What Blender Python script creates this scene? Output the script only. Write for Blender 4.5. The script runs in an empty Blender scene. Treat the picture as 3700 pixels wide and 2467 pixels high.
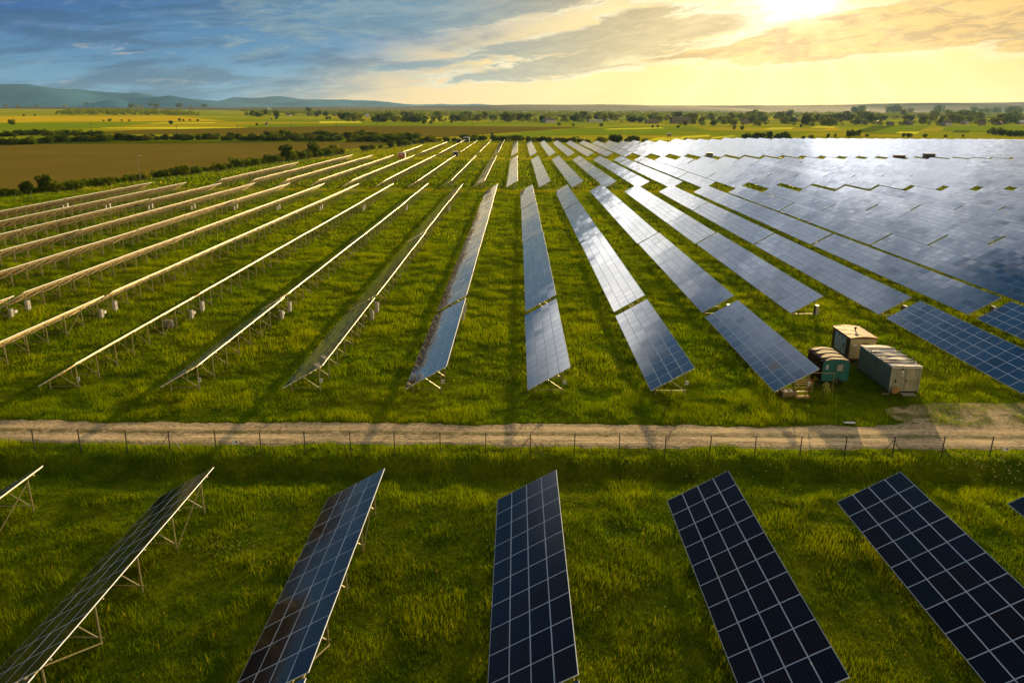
import bpy, bmesh, math, random
import numpy as np
from mathutils import Vector, Matrix

rnd = random.Random(7)
RNG = np.random.default_rng(11)
SC = bpy.context.scene
COL = SC.collection

# ------------------------------------------------------------------ camera
F, PITCH, YAW, ROLL = 2700.0, 0.296, -0.006, 0.0048      # focal in photo pixels
CZ = 22.23
_r = np.array([math.cos(YAW), -math.sin(YAW), 0.0])
_h = np.array([math.sin(YAW), math.cos(YAW), 0.0])
_z = np.array([0, 0, 1.0])
FW = _h * math.cos(PITCH) - _z * math.sin(PITCH)
_u = _h * math.sin(PITCH) + _z * math.cos(PITCH)
RT = _r * math.cos(ROLL) + _u * math.sin(ROLL)
UP = _u * math.cos(ROLL) - _r * math.sin(ROLL)
cam_d = bpy.data.cameras.new('camera')
cam_d.sensor_width = 36.0
cam_d.lens = F / 3700.0 * 36.0
cam_d.clip_start = 0.5
cam_d.clip_end = 60000
cam = bpy.data.objects.new('camera', cam_d)
COL.objects.link(cam)
cam.matrix_world = Matrix(((RT[0], UP[0], -FW[0], 0), (RT[1], UP[1], -FW[1], 0), (RT[2], UP[2], -FW[2], CZ), (0, 0, 0, 1)))
SC.camera = cam

# ------------------------------------------------------------------ node helpers
class S:
    """a socket with arithmetic"""
    def __init__(self, nt, sock): self.nt, self.s = nt, sock
    def _m(self, op, *a, clamp=False):
        n = self.nt.nodes.new('ShaderNodeMath'); n.operation = op; n.use_clamp = clamp
        for i, v in enumerate(a):
            if isinstance(v, S): self.nt.links.new(v.s, n.inputs[i])
            else: n.inputs[i].default_value = v
        return S(self.nt, n.outputs[0])
    def __add__(self, o): return self._m('ADD', self, o)
    def __radd__(self, o): return self._m('ADD', o, self)
    def __sub__(self, o): return self._m('SUBTRACT', self, o)
    def __rsub__(self, o): return self._m('SUBTRACT', o, self)
    def __mul__(self, o): return self._m('MULTIPLY', self, o)
    def __rmul__(self, o): return self._m('MULTIPLY', o, self)
    def __truediv__(self, o): return self._m('DIVIDE', self, o)
    def max(self, o): return self._m('MAXIMUM', self, o)
    def min(self, o): return self._m('MINIMUM', self, o)
    def f(self, op, *a): return self._m(op, self, *a)
    def smooth(self, a, b, lo=0.0, hi=1.0):
        n = self.nt.nodes.new('ShaderNodeMapRange'); n.interpolation_type = 'SMOOTHSTEP'
        self.nt.links.new(self.s, n.inputs[0])
        for i, v in zip((1, 2, 3, 4), (a, b, lo, hi)): n.inputs[i].default_value = v
        return S(self.nt, n.outputs[0])

def lnk(nt, a, b): nt.links.new(a.s if isinstance(a, S) else a, b)
def mixc(nt, fac, a, b, mode='MIX'):
    n = nt.nodes.new('ShaderNodeMix'); n.data_type = 'RGBA'; n.blend_type = mode
    for k, v in ((0, fac), (6, a), (7, b)):
        if isinstance(v, S): nt.links.new(v.s, n.inputs[k])
        elif k == 0: n.inputs[0].default_value = v
        else: n.inputs[k].default_value = (*v, 1)
    return S(nt, n.outputs[2])
def noise(nt, vec, scale=1.0, detail=4.0, rough=0.55, dist=0.0, dim='3D'):
    n = nt.nodes.new('ShaderNodeTexNoise'); n.noise_dimensions = dim
    if vec is not None: lnk(nt, vec, n.inputs['Vector'])
    n.inputs['Scale'].default_value = scale; n.inputs['Detail'].default_value = detail
    n.inputs['Roughness'].default_value = rough; n.inputs['Distortion'].default_value = dist
    return S(nt, n.outputs[0])
def combine(nt, x, y, z):
    n = nt.nodes.new('ShaderNodeCombineXYZ')
    for i, v in enumerate((x, y, z)):
        if isinstance(v, S): nt.links.new(v.s, n.inputs[i])
        else: n.inputs[i].default_value = v
    return S(nt, n.outputs[0])
def sepxyz(nt, v):
    n = nt.nodes.new('ShaderNodeSeparateXYZ'); lnk(nt, v, n.inputs[0])
    return [S(nt, n.outputs[i]) for i in range(3)]
def lin(r, g, b):
    return tuple(((c / 255) / 12.92 if c <= 10 else ((c / 255 + .055) / 1.055) ** 2.4) for c in (r, g, b))

# ------------------------------------------------------------------ sky and sun
SUN_AZ, SUN_EL = math.radians(18.6), math.radians(9.0)
SUNV = Vector((math.sin(SUN_AZ) * math.cos(SUN_EL), math.cos(SUN_AZ) * math.cos(SUN_EL), math.sin(SUN_EL)))
def build_world():
    w = bpy.data.worlds.new('World'); SC.world = w; w.use_nodes = True
    w.cycles.sampling_method = 'MANUAL'; w.cycles.sample_map_resolution = 512
    nt = w.node_tree; nt.nodes.clear()
    out = nt.nodes.new('ShaderNodeOutputWorld')
    tc = nt.nodes.new('ShaderNodeTexCoord')
    x, y, z = sepxyz(nt, tc.outputs['Generated'])
    az = x.f('ARCTAN2', y) * (180 / math.pi)
    el = z.max(-1).min(1).f('ARCSINE') * (180 / math.pi)
    e = el.max(0.0)
    # angular distance from the sun (degrees)
    dt = (x * SUNV.x + y * SUNV.y + z * SUNV.z).max(-1).min(1)
    ang = dt.f('ARCCOSINE') * (180 / math.pi)
    # cloud layer coordinates: the direction projected on a flat layer overhead
    q = z.max(0.0) + 0.075
    cx, cy = x / q, y / q
    # streak direction: bands run from lower left to upper right
    n_big = noise(nt, combine(nt, cx * 0.22, cy * 0.5, 3.1), 1.0, 6, 0.55, 0.6)
    n_fine = noise(nt, combine(nt, cx * 0.75 + cy * 0.15, cy * 1.6, 8.4), 1.0, 7, 0.6, 0.9)
    ne = noise(nt, combine(nt, az * 0.09, el * 0.30, 1.7), 1.0, 5, 0.6, 0.5)      # raggedness in angle space
    ef = noise(nt, combine(nt, az * 0.30 - el * 0.25, el * 1.15, 5.2), 1.0, 6, 0.62, 0.8)
    # --- the two halves: storm blue on the left, sunlit warm on the right
    wc = az - e.min(14.0) * 2.55 + (ne - 0.5) * 11 + (ef - 0.5) * 5
    warm = wc.smooth(-25, -9)
    up = e.smooth(0.3, 7.5)
    blue = mixc(nt, up, lin(98, 160, 196), lin(0, 80, 156))
    bl2 = az.smooth(-34, -14)
    blue = mixc(nt, bl2 * 0.40, blue, lin(104, 162, 192))
    blue = mixc(nt, n_big.smooth(0.40, 0.62) * 0.60, blue, lin(42, 122, 176))
    blue = mixc(nt, n_fine.smooth(0.55, 0.75) * up * 0.25, blue, lin(160, 175, 180))
    wr = az.smooth(-14, 16)
    warmc = mixc(nt, wr, lin(250, 214, 158), lin(255, 218, 122))
    warmc = mixc(nt, e.smooth(1.5, 7.0) * 0.40, warmc, lin(255, 238, 190))
    warmc = mixc(nt, (n_fine.smooth(0.35, 0.7)) * 0.25, warmc, lin(240, 205, 140))
    col = mixc(nt, warm, blue, warmc)
    # --- cloud bodies: soft lumps broken up by warped streaky noise
    wv = noise(nt, combine(nt, az * 0.05, el * 0.16, 9.3), 1.0, 3, 0.5)
    pp = el - az * 0.085 + (wv - 0.5) * 1.6
    f1 = noise(nt, combine(nt, az * 0.15 + wv, pp * 0.85, 2.2), 1.0, 9, 0.60, 0.35)
    f2 = noise(nt, combine(nt, az * 0.42 + wv * 2, pp * 1.9, 6.6), 1.0, 8, 0.62, 0.5)
    def lumps(bs):
        m = None
        for a0, e0, sa, se, sl, k in bs:
            da = az - a0; de = el - e0 - da * sl
            r2 = (da / sa) * (da / sa) + (de / se) * (de / se)
            v = (r2 * -0.7).f('EXPONENT') * k
            m = v if m is None else m + v
        return m
    grey = lumps([(-9, 7.3, 9, 1.1, 0.02, 1.0), (1.0, 7.2, 5.5, .65, .06, 1.0), (-14, 5.6, 5.5, .8, .14, .8), (-5.5, 6.0, 4.0, .6, .12, .7),
                  (5.5, 5.0, 6.5, .60, .11, 1.1), (-.5, 4.3, 3.2, .32, .10, .9), (1.5, 3.05, 7.0, .65, .085, 1.1), (10.0, 4.0, 6.5, .5, .10, 1.0), (-10, 3.0, 3.0, .25, .05, .5), (17, 5.0, 3.5, .35, .12, .6), (12, 5.3, 4, .4, .12, .7),
                  (-6.5, 3.4, 2.2, .25, .05, .6), (8.5, 6.6, 3.6, .6, .12, .9), (13.0, 6.2, 4.2, .7, .12, .8), (-18, 4.0, 4, .4, .06, .5)])
    lane = lumps([(-6.5, 4.5, 10.5, .55, .17, 1.0)])
    gd = (grey - lane * .9 + (f1 - 0.5) * 3.4 + (f2 - 0.5) * 3.2 + .06)
    gm = gd.smooth(0.10, 1.05) * (grey * 2.2).min(1.0)
    lin_edge = gm * (1 - gm) * 4.0
    gcol = mixc(nt, az.smooth(-10, 13), lin(92, 138, 166), lin(164, 144, 104))
    gcol = mixc(nt, f2.smooth(0.38, 0.66) * 0.5, gcol, mixc(nt, az.smooth(-10, 13), lin(148, 168, 176), lin(216, 192, 138)))
    col = mixc(nt, gm * 0.88, col, gcol)
    col = mixc(nt, lin_edge * f2.smooth(.40, .56) * (grey * 2.2).min(1.0) * (az - e * 2).smooth(-22, -6) * 0.8, col, lin(255, 240, 205))
    gold = lumps([(29.0, 6.3, 6.5, .8, .06, 1.0), (23.5, 4.1, 7, .40, .08, .9), (34, 4.3, 3.0, .5, .05, .9), (20.5, 5.6, 3.5, .4, .12, .9), (15, 4.3, 5, .3, .12, .6), (31, 7.6, 6, .6, .0, .9), (25, 5.2, 3, .3, .1, .6), (18.5, 4.6, 5.5, .5, .10, .9), (27, 4.9, 6, .5, .07, .8)])
    od = (gold + (f1 - 0.5) * 2.6 + (f2 - 0.5) * 1.8)
    om = od.smooth(-0.05, 0.62) * (gold * 3.0).min(1.0)
    col = mixc(nt, om * 0.95, col, mixc(nt, f2.smooth(.38, .60), lin(182, 142, 88), lin(242, 192, 104)))
    col = mixc(nt, om * (1 - om) * 4 * 0.55, col, lin(255, 240, 190))
    # the blue half: darker bodies and pale wisps
    lb = (1 - warm) * (1 - gm * .6)
    col = mixc(nt, lb * f1.smooth(.44, .62) * 0.75, col, lin(22, 84, 132))
    col = mixc(nt, lb * f2.smooth(.50, .80) * 0.40, col, lin(140, 170, 184))
    wis = lumps([(-26.5, 3.9, 2.4, .35, .0, 1.0), (-31, 1.9, 4.0, .22, .02, .6), (-22.5, 1.95, 3.5, .16, .0, .6)])
    wis = wis * f2.smooth(.40, .70)
    col = mixc(nt, wis.smooth(.12, .9) * 0.75, col, lin(224, 204, 184))
    m = gm
    # unseen cloud bank added higher up sunward for panel reflections; dull blue-grey cover elsewhere
    hi = e.smooth(9, 22)
    cover = mixc(nt, n_big.smooth(0.38, 0.62), lin(38, 92, 150), lin(98, 138, 172))
    cover = mixc(nt, (az - e * .15).smooth(-24, -9), mixc(nt, .8, cover, (.012, .026, .06)), cover)
    cover = mixc(nt, e.smooth(34, 55).max(az.f('ABSOLUTE').smooth(45, 80)) * .55, cover, (.02, .035, .06))  # unseen zenith and rear sky darkened to deepen the shadows
    col = mixc(nt, hi * (1 - (az - 2.0).smooth(-20, 8) * (1 - e.smooth(34, 60))), col, cover)
    below = (0 - el).smooth(0.0, 2.0)
    col = mixc(nt, below, col, lin(120, 118, 70))
    # strength: brighter towards the sun
    g1 = (ang * ang * (-1 / (2 * 1.7 ** 2))).f('EXPONENT') * (0.5 + f2.smooth(.35, .65) * 1.2) * 1.9
    g2 = (ang * ang * (-1 / (2 * 7.0 ** 2))).f('EXPONENT') * 0.10
    brk = n_fine.smooth(0.30, 0.70)
    band = (az + 1.5 * e).smooth(-5, 10) * e.smooth(8.0, 11.0) * (1 - (e + (ne - .5) * 6).smooth(13, 19)) * (0.5 + brk * .9) * 1.75  # unseen bright band, added to whiten the panel reflections
    bank = ((az + (ne - .5) * 9).smooth(3.5, 11.0) * 0.72 + (az + (ne - .5) * 8).smooth(-9, 0) * 0.28) * (1 - az.smooth(48, 80)) * e.smooth(8.5, 15) * (1 - (e + (ne - .5) * 12).smooth(26, 36)) * (0.42 + brk * 1.6) * 2.1  # unseen cloud bank, added to brighten the right-hand panel reflections
    g3 = bank
    # crepuscular rays: angle around the sun
    rx = az - math.degrees(SUN_AZ); ry = el - math.degrees(SUN_EL)
    ra = ry.f('ARCTAN2', rx)
    ray = noise(nt, combine(nt, ra * 4.2, 0.0, 0.0), 1.0, 3, 0.6)
    raym = (ray.smooth(0.42, 0.66)) * (1 - ang.smooth(6, 38)) * (1 - e.smooth(7, 9)) * 0.10
    gl = mixc(nt, ang.smooth(2, 14), (1.0, .95, .84), (1.0, .84, .50))
    def bg(c, s):
        b = nt.nodes.new('ShaderNodeBackground')
        if isinstance(c, S): nt.links.new(c.s, b.inputs[0])
        else: b.inputs[0].default_value = (*c, 1)
        if isinstance(s, S): nt.links.new(s.s, b.inputs[1])
        else: b.inputs[1].default_value = s
        return b
    def addsh(a, b):
        n = nt.nodes.new('ShaderNodeAddShader'); nt.links.new(a.outputs[0], n.inputs[0]); nt.links.new(b.outputs[0], n.inputs[1]); return n
    sky = nt.nodes.new('ShaderNodeTexSky'); sky.sky_type = 'NISHITA'; sky.sun_disc = False
    sky.sun_elevation = SUN_EL; sky.sun_rotation = SUN_AZ
    sky.altitude = 300; sky.air_density = 1; sky.dust_density = 1.5
    a = bg(S(nt, sky.outputs[0]), 0.004)
    b = bg(col, 0.70)
    c = bg(gl, (g1 + g2 + raym) * (1 - m * 0.35) * (1 - om * 0.45))
    d = bg((.97, .97, 1.0), g3 * (1 - band.min(1.0)))
    d2 = bg((1.0, .93, .83), band * 1.25)
    t = addsh(addsh(addsh(a, b), addsh(c, d)), d2)
    nt.links.new(t.outputs[0], out.inputs[0])
build_world()
sun_d = bpy.data.lights.new('sun', 'SUN'); sun_d.energy = 5.0; sun_d.angle = math.radians(0.6); sun_d.color = (1.0, .68, .28)
sun = bpy.data.objects.new('sun', sun_d); COL.objects.link(sun)
sun.rotation_euler = SUNV.to_track_quat('Z', 'Y').to_euler()

SC.view_settings.view_transform = 'Standard'; SC.view_settings.look = 'None'
SC.view_settings.exposure = 0.47; SC.view_settings.gamma = 1.0
SC.view_settings.use_curve_mapping = False
SC.render.engine = 'CYCLES'
SC.cycles.use_denoising = True
SC.cycles.max_bounces = 6; SC.cycles.diffuse_bounces = 2; SC.cycles.glossy_bounces = 3
SC.cycles.transmission_bounces = 3; SC.cycles.transparent_max_bounces = 4; SC.cycles.volume_bounces = 0
SC.cycles.caustics_reflective = False; SC.cycles.caustics_refractive = False
SC.cycles.sample_clamp_indirect = 6.0

# ------------------------------------------------------------------ terrain profile and picture-to-ground mapping
_zk = [(-1000, -.33), (41.2, -.33), (42.9, -.62), (44.2, -.78), (45.9, 0), (600, 0), (700, .25), (800, .9), (900, 1.8), (2600, 17.0), (6000, 42), (9000, 60), (14000, 80)]
_zy = np.array([k[0] for k in _zk], float); _zv = np.array([k[1] for k in _zk], float)
def zf(Y): return np.interp(Y, _zy, _zv)
def ray(u, v): return RT * (u - 1850) - UP * (v - 1233.5) + FW * F
def ground(u, v):
    """point on the terrain seen at photo pixel (u, v)"""
    d = ray(u, v); gz = 0.0
    for _ in range(40):
        if d[2] >= -1e-6: break
        t = (gz - CZ) / d[2]; ng = float(zf(min(d[1] * t, 12000)))
        if abs(ng - gz) < 1e-3: break
        gz = gz * .4 + ng * .6
        gz = min(gz, CZ - .2)
    t = (gz - CZ) / d[2]
    return float(d[0] * t), float(d[1] * t)
def project(P):
    P = np.asarray(P, float) - np.array([0, 0, CZ])
    dep = P @ FW
    return np.stack([1850 + F * (P @ RT) / dep, 1233.5 - F * (P @ UP) / dep, dep], -1)

# ------------------------------------------------------------------ materials
MAT = {}
def mat(name):
    m = bpy.data.materials.new(name); m.use_nodes = True; nt = m.node_tree; nt.nodes.clear()
    out = nt.nodes.new('ShaderNodeOutputMaterial'); MAT[name] = m
    return m, nt, out
def principled(nt, out, col, rough=0.6, metal=0.0, spec=0.5):
    p = nt.nodes.new('ShaderNodeBsdfPrincipled')
    if isinstance(col, S): nt.links.new(col.s, p.inputs['Base Color'])
    else: p.inputs['Base Color'].default_value = (*col, 1)
    if isinstance(rough, S): nt.links.new(rough.s, p.inputs['Roughness'])
    else: p.inputs['Roughness'].default_value = rough
    p.inputs['Metallic'].default_value = metal
    p.inputs['Specular IOR Level'].default_value = spec
    nt.links.new(p.outputs[0], out.inputs[0])
    return p
def bump(nt, p, h, strength=0.5, dist=0.05):
    b = nt.nodes.new('ShaderNodeBump'); b.inputs['Strength'].default_value = strength; b.inputs['Distance'].default_value = dist
    lnk(nt, h, b.inputs['Height']); nt.links.new(b.outputs[0], p.inputs['Normal'])
def objco(nt): return S(nt, nt.nodes.new('ShaderNodeTexCoord').outputs['Object'])
def simple(name, col, rough=0.6, metal=0.0, var=0.25, scale=3.0, spec=0.5, dark=None):
    m, nt, out = mat(name)
    n = noise(nt, objco(nt), scale, 5, 0.6)
    d = dark or tuple(c * (1 - var) for c in col)
    c = mixc(nt, n.smooth(0.3, 0.7), d, col)
    principled(nt, out, c, rough, metal, spec)
    return m

simple('galvanised_steel', (.30, .265, .13), .42, .3, .3, 4, .4)
simple('sunlit_rail_steel', (.62, .47, .14), .5, .1, .3, 4, .3)  # gold glint of the low sun put into the rail colour
simple('aluminium', (.80, .84, .88), .45, .1, .12, 6)
simple('backsheet', (.045, .036, .018), .8, 0, .15, 2, .05)
simple('white_paint', (.74, .73, .69), .45, 0, .15, 2)
simple('grey_paint', (.22, .23, .23), .5, 0, .2, 2)
simple('dark_metal', (.035, .04, .04), .5, .4, .3, 3)
simple('wood', (.33, .22, .11), .8, 0, .45, 6)
simple('orange_plank', (.52, .25, .08), .7, 0, .35, 6)
simple('red_plastic', (.30, .05, .02), .5, 0, .3, 4)
simple('concrete', (.36, .34, .31), .85, 0, .25, 3)
simple('bark', (.10, .075, .05), .9, 0, .4, 4)
simple('orange_door', (.50, .10, .03), .5, 0, .25, 2)
simple('rust_roof', (.40, .17, .08), .7, 0, .35, 1.5)
simple('house_wall', (.55, .50, .42), .85, 0, .15, .5)
simple('house_dark_wall', (.20, .16, .12), .85, 0, .2, .5)
simple('roof_tile', (.14, .085, .06), .8, 0, .3, .6)
simple('roof_pale', (.66, .66, .66), .45, .2, .1, .3)
simple('window_glass', (.03, .035, .04), .15, 0, .2, 1)
simple('sign_white', (.75, .75, .72), .5, 0, .1, 8)
simple('sign_ink', (.06, .06, .06), .6, 0, .1, 8)
simple('sapling_leaf', (.42, .40, .03), .6, 0, .3, 9)

def mat_cells(name, cols, ior=1.88, rough=0.045):
    m, nt, out = mat(name)
    uv = nt.nodes.new('ShaderNodeUVMap'); uv.uv_map = 'UVMap'
    u, v, _ = sepxyz(nt, uv.outputs[0])
    oi = nt.nodes.new('ShaderNodeObjectInfo'); rn = S(nt, oi.outputs['Random'])
    key = combine(nt, u.f('FLOOR'), v.f('FLOOR'), rn * 97.0)
    wn = nt.nodes.new('ShaderNodeTexWhiteNoise'); wn.noise_dimensions = '3D'; lnk(nt, key, wn.inputs['Vector'])
    r = S(nt, wn.outputs['Value'])
    rc = nt.nodes.new('ShaderNodeSeparateColor'); nt.links.new(wn.outputs['Color'], rc.inputs[0])
    r2 = S(nt, rc.outputs[1])
    ramp = nt.nodes.new('ShaderNodeValToRGB'); lnk(nt, r, ramp.inputs[0])
    cr = ramp.color_ramp; cr.interpolation = 'LINEAR'
    cr.elements[0].position = 0; cr.elements[0].color = (*cols[0][1], 1)
    cr.elements[1].position = 1; cr.elements[1].color = (*cols[-1][1], 1)
    for p, c in cols[1:-1]:
        el = cr.elements.new(p); el.color = (*c, 1)
    c = S(nt, ramp.outputs[0])
    fu, fv = u.f('FRACT'), v.f('FRACT')
    # busbars along the module: 6 cells across, gaps brighter; fine fingers the other way
    b1 = (fu * 6.0).f('FRACT'); b1 = (b1 - 0.5).f('ABSOLUTE')
    b2 = (fv * 10.0).f('FRACT'); b2 = (b2 - 0.5).f('ABSOLUTE')
    line = b1.smooth(0.455, 0.48).max(b2.smooth(0.47, 0.49) * 0.35)
    mid = (1 - b1.smooth(0.02, 0.035)) * 0.25
    c = mixc(nt, (line.max(mid)) * 0.16, c, (.30, .32, .36))
    # dust
    dn = noise(nt, objco(nt), 1.3, 5, 0.6)
    c = mixc(nt, dn.smooth(0.35, 0.8) * 0.012, c, (.35, .30, .22))
    p = principled(nt, out, c, 0.07, 0.0, 0.5)
    rr = r2 * 0.05 + rough
    lnk(nt, rr, p.inputs['Roughness'])
    p.inputs['IOR'].default_value = ior
    # groups of modules from another batch reflect less
    cl = noise(nt, combine(nt, (u * .5).f('FLOOR') * 1.7, (v * .34).f('FLOOR') * 1.3, rn * 31.0), 1.0, 1, .5)
    lnk(nt, 0.5 - (cl + (r2 - .5) * .10).smooth(0.60, 0.66) * 0.24, p.inputs['Specular IOR Level'])
    return m
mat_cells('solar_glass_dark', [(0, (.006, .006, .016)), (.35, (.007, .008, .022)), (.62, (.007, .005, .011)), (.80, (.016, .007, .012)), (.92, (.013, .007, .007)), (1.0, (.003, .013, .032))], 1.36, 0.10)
mat_cells('solar_glass', [(0, (.014, .054, .108)), (.35, (.015, .058, .118)), (.62, (.013, .050, .100)), (.80, (.018, .052, .098)), (.93, (.026, .046, .080)), (1.0, (.030, .032, .050))])
simple('burnt_module', (.030, .020, .028), .35, 0, .2, 5)

def mat_ground():
    m, nt, out = mat('turf')
    g = nt.nodes.new('ShaderNodeNewGeometry'); P = S(nt, g.outputs['Position'])
    x, y, z = sepxyz(nt, P)
    n1 = noise(nt, P, 0.035, 5, 0.6, 0.4); n2 = noise(nt, P, 0.5, 5, 0.65, 0.3); n3 = noise(nt, P, 3.0, 4, 0.7)
    near = mixc(nt, n2.smooth(0.35, 0.68), (.045, .080, .003), (.14, .165, .004))
    near = mixc(nt, n1.smooth(0.48, 0.66) * 0.6, near, (.20, .18, .006))
    near = mixc(nt, n3.smooth(0.4, 0.7) * 0.5, near, (.030, .050, .003))
    # farmland beyond: patchwork of meadow and crop tones
    vor = nt.nodes.new('ShaderNodeTexVoronoi'); vor.feature = 'F1'; vor.distance = 'CHEBYCHEV'
    lnk(nt, combine(nt, x * 0.0035 + y * 0.0008, y * 0.0075 - x * .0006, 0), vor.inputs['Vector']); vor.inputs['Scale'].default_value = 1.0
    vs = nt.nodes.new('ShaderNodeSeparateColor'); nt.links.new(vor.outputs['Color'], vs.inputs[0])
    fr = S(nt, vs.outputs[0]); fg = S(nt, vs.outputs[1])
    fs = noise(nt, combine(nt, x * 0.004, y * 0.03, 0), 1.0, 5, .6)
    far = mixc(nt, fr, (.20, .29, .003), (.50, .47, .006))
    far = mixc(nt, fg.smooth(0.72, 0.82), far, (.55, .44, .012))
    far = mixc(nt, fs.smooth(0.45, 0.62) * 0.55, far, (.24, .31, .004))
    far = mixc(nt, noise(nt, P, 0.02, 6, .7).smooth(0.5, 0.75) * 0.45, far, (.13, .18, .005))
    c = mixc(nt, y.smooth(585, 640), near, far)
    # beaten lanes between the blocks are yellower
    lane = ((y - 226.5).f('ABSOLUTE')).smooth(2.5, 6.0, 1, 0).max(((y - 391).f('ABSOLUTE')).smooth(6, 17, 1, 0))
    c = mixc(nt, lane * n2.smooth(.25, .6) * 0.75, c, (.20, .17, .02))
    p = nt.nodes.new('ShaderNodeBsdfDiffuse'); lnk(nt, c, p.inputs[0]); nt.links.new(p.outputs[0], out.inputs[0])
    bump(nt, p, n2 * 0.35 + n3 * 0.3, 0.9, 0.6)
mat_ground()
def mat_grass():
    m, nt, out = mat('grass_blades')
    at = nt.nodes.new('ShaderNodeAttribute'); at.attribute_name = 'tint'
    d = nt.nodes.new('ShaderNodeBsdfDiffuse'); t = nt.nodes.new('ShaderNodeBsdfTranslucent')
    nt.links.new(at.outputs['Color'], d.inputs[0])
    tcol = mixc(nt, 1.0, S(nt, at.outputs['Color']), (1.35, 1.25, .45), 'MULTIPLY'); lnk(nt, tcol, t.inputs[0])
    mx = nt.nodes.new('ShaderNodeMixShader'); mx.inputs[0].default_value = 0.55
    nt.links.new(d.outputs[0], mx.inputs[1]); nt.links.new(t.outputs[0], mx.inputs[2])
    nt.links.new(mx.outputs[0], out.inputs[0])
mat_grass()
def mat_leaf(name, a, b, tr=(1.3, 1.2, .5), mix=.5):
    m, nt, out = mat(name)
    oi = nt.nodes.new('ShaderNodeObjectInfo'); rn = S(nt, oi.outputs['Random'])
    n = noise(nt, objco(nt), .9, 3, .6)
    c = mixc(nt, (n.smooth(.3, .7) * .6 + rn * .4), a, b)
    d = nt.nodes.new('ShaderNodeBsdfDiffuse'); t = nt.nodes.new('ShaderNodeBsdfTranslucent')
    lnk(nt, c, d.inputs[0]); tc = mixc(nt, 1.0, c, tr, 'MULTIPLY'); lnk(nt, tc, t.inputs[0])
    mx = nt.nodes.new('ShaderNodeMixShader'); mx.inputs[0].default_value = mix
    nt.links.new(d.outputs[0], mx.inputs[1]); nt.links.new(t.outputs[0], mx.inputs[2])
    nt.links.new(mx.outputs[0], out.inputs[0])
mat_leaf('leaf_green', (.050, .095, .005), (.125, .165, .009))
mat_leaf('leaf_dark', (.030, .060, .007), (.075, .110, .009))
mat_leaf('leaf_pale', (.100, .135, .008), (.19, .20, .015))
mat_leaf('leaf_far', (.085, .130, .008), (.20, .22, .012))
mat_leaf('flower', (.55, .48, .06), (.7, .66, .35), (1, 1, .6), .4)

def mat_field(name, a, b, stripe=(0.05, 0.6), rough=.9, spots=0.0):
    m, nt, out = mat(name)
    g = nt.nodes.new('ShaderNodeNewGeometry'); P = S(nt, g.outputs['Position'])
    x, y, z = sepxyz(nt, P)
    n1 = noise(nt, combine(nt, x * stripe[0], y * stripe[1], 0), 1.0, 4, .6)
    n2 = noise(nt, P, 0.015, 5, .6)
    n3 = noise(nt, P, 1.2, 3, .7)
    c = mixc(nt, (n1 * .4 + n2.smooth(.3, .7) * .4 + n3 * .2), a, b)
    p = nt.nodes.new('ShaderNodeBsdfDiffuse'); lnk(nt, c, p.inputs[0]); nt.links.new(p.outputs[0], out.inputs[0])
mat_field('ploughed_soil', (.145, .112, .016), (.245, .188, .030), (.03, .5))
mat_field('ploughed_soil_green', (.150, .115, .008), (.215, .170, .014), (.03, .3))
mat_field('meadow_gold', (.60, .42, .006), (.80, .58, .012), (.01, .08))
mat_field('meadow_lime', (.74, .72, .02), (.90, .84, .05), (.01, .1))
mat_field('meadow_green', (.17, .27, .004), (.30, .38, .006), (.01, .12))
mat_field('meadow_deep', (.085, .14, .005), (.15, .19, .006), (.01, .12))

def mat_gravel():
    m, nt, out = mat('gravel')
    g = nt.nodes.new('ShaderNodeNewGeometry'); P = S(nt, g.outputs['Position'])
    x, y, z = sepxyz(nt, P)
    vor = nt.nodes.new('ShaderNodeTexVoronoi'); vor.inputs['Scale'].default_value = 5.0; lnk(nt, P, vor.inputs['Vector'])
    st = S(nt, vor.outputs['Distance'])
    n0 = noise(nt, combine(nt, x * .12, y * .9, 0), 1.0, 5, .6, .3)
    n1 = noise(nt, P, 3.6, 7, .78)
    n2 = noise(nt, P, .8, 6, .7)
    wob = (noise(nt, combine(nt, x * .06, 0.0, 4.0), 1.0, 3, .5) - .5) * 1.0
    c = mixc(nt, n1.smooth(.3, .7), (.13, .098, .055), (.60, .46, .27))
    t1 = ((y + wob - 48.85).f('ABSOLUTE')).smooth(.25, .75, 1, 0); t2 = ((y + wob - 50.65).f('ABSOLUTE')).smooth(.2, .65, 1, 0)
    c = mixc(nt, (t1 + t2 * .6) * n0.smooth(.38, .62), c, (.80, .60, .33))
    mid = ((y + wob - 49.8 + (n2 - .5) * .8).f('ABSOLUTE')).smooth(.1, .45, 1, 0)
    c = mixc(nt, mid * n2.smooth(.36, .56) * .8, c, (.10, .105, .012))
    c = mixc(nt, n2.smooth(.55, .68) * .5, c, (.15, .115, .045))
    c = mixc(nt, (x - 28).smooth(0, 4) * (y - 51.6).smooth(0, 1.0) * n2.smooth(.44, .54) * .85, c, (.09, .10, .012))
    p = principled(nt, out, c, .9, 0, .15)
    bump(nt, p, n1 + noise(nt, P, 3.1, 5, .7) * 1.2, 1.0, .10)
mat_gravel()
def mat_dirt():
    m, nt, out = mat('dirt')
    g = nt.nodes.new('ShaderNodeNewGeometry'); P = S(nt, g.outputs['Position'])
    n1 = noise(nt, P, .45, 6, .65, .4); n2 = noise(nt, P, 5, 4, .7)
    c = mixc(nt, n2, (.26, .19, .09), (.58, .43, .23))
    c = mixc(nt, n1.smooth(.46, .58) * .85, c, (.085, .095, .016))
    p = principled(nt, out, c, .9, 0, .1)
    bump(nt, p, n2 + n1, .8, .08)
mat_dirt()
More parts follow.
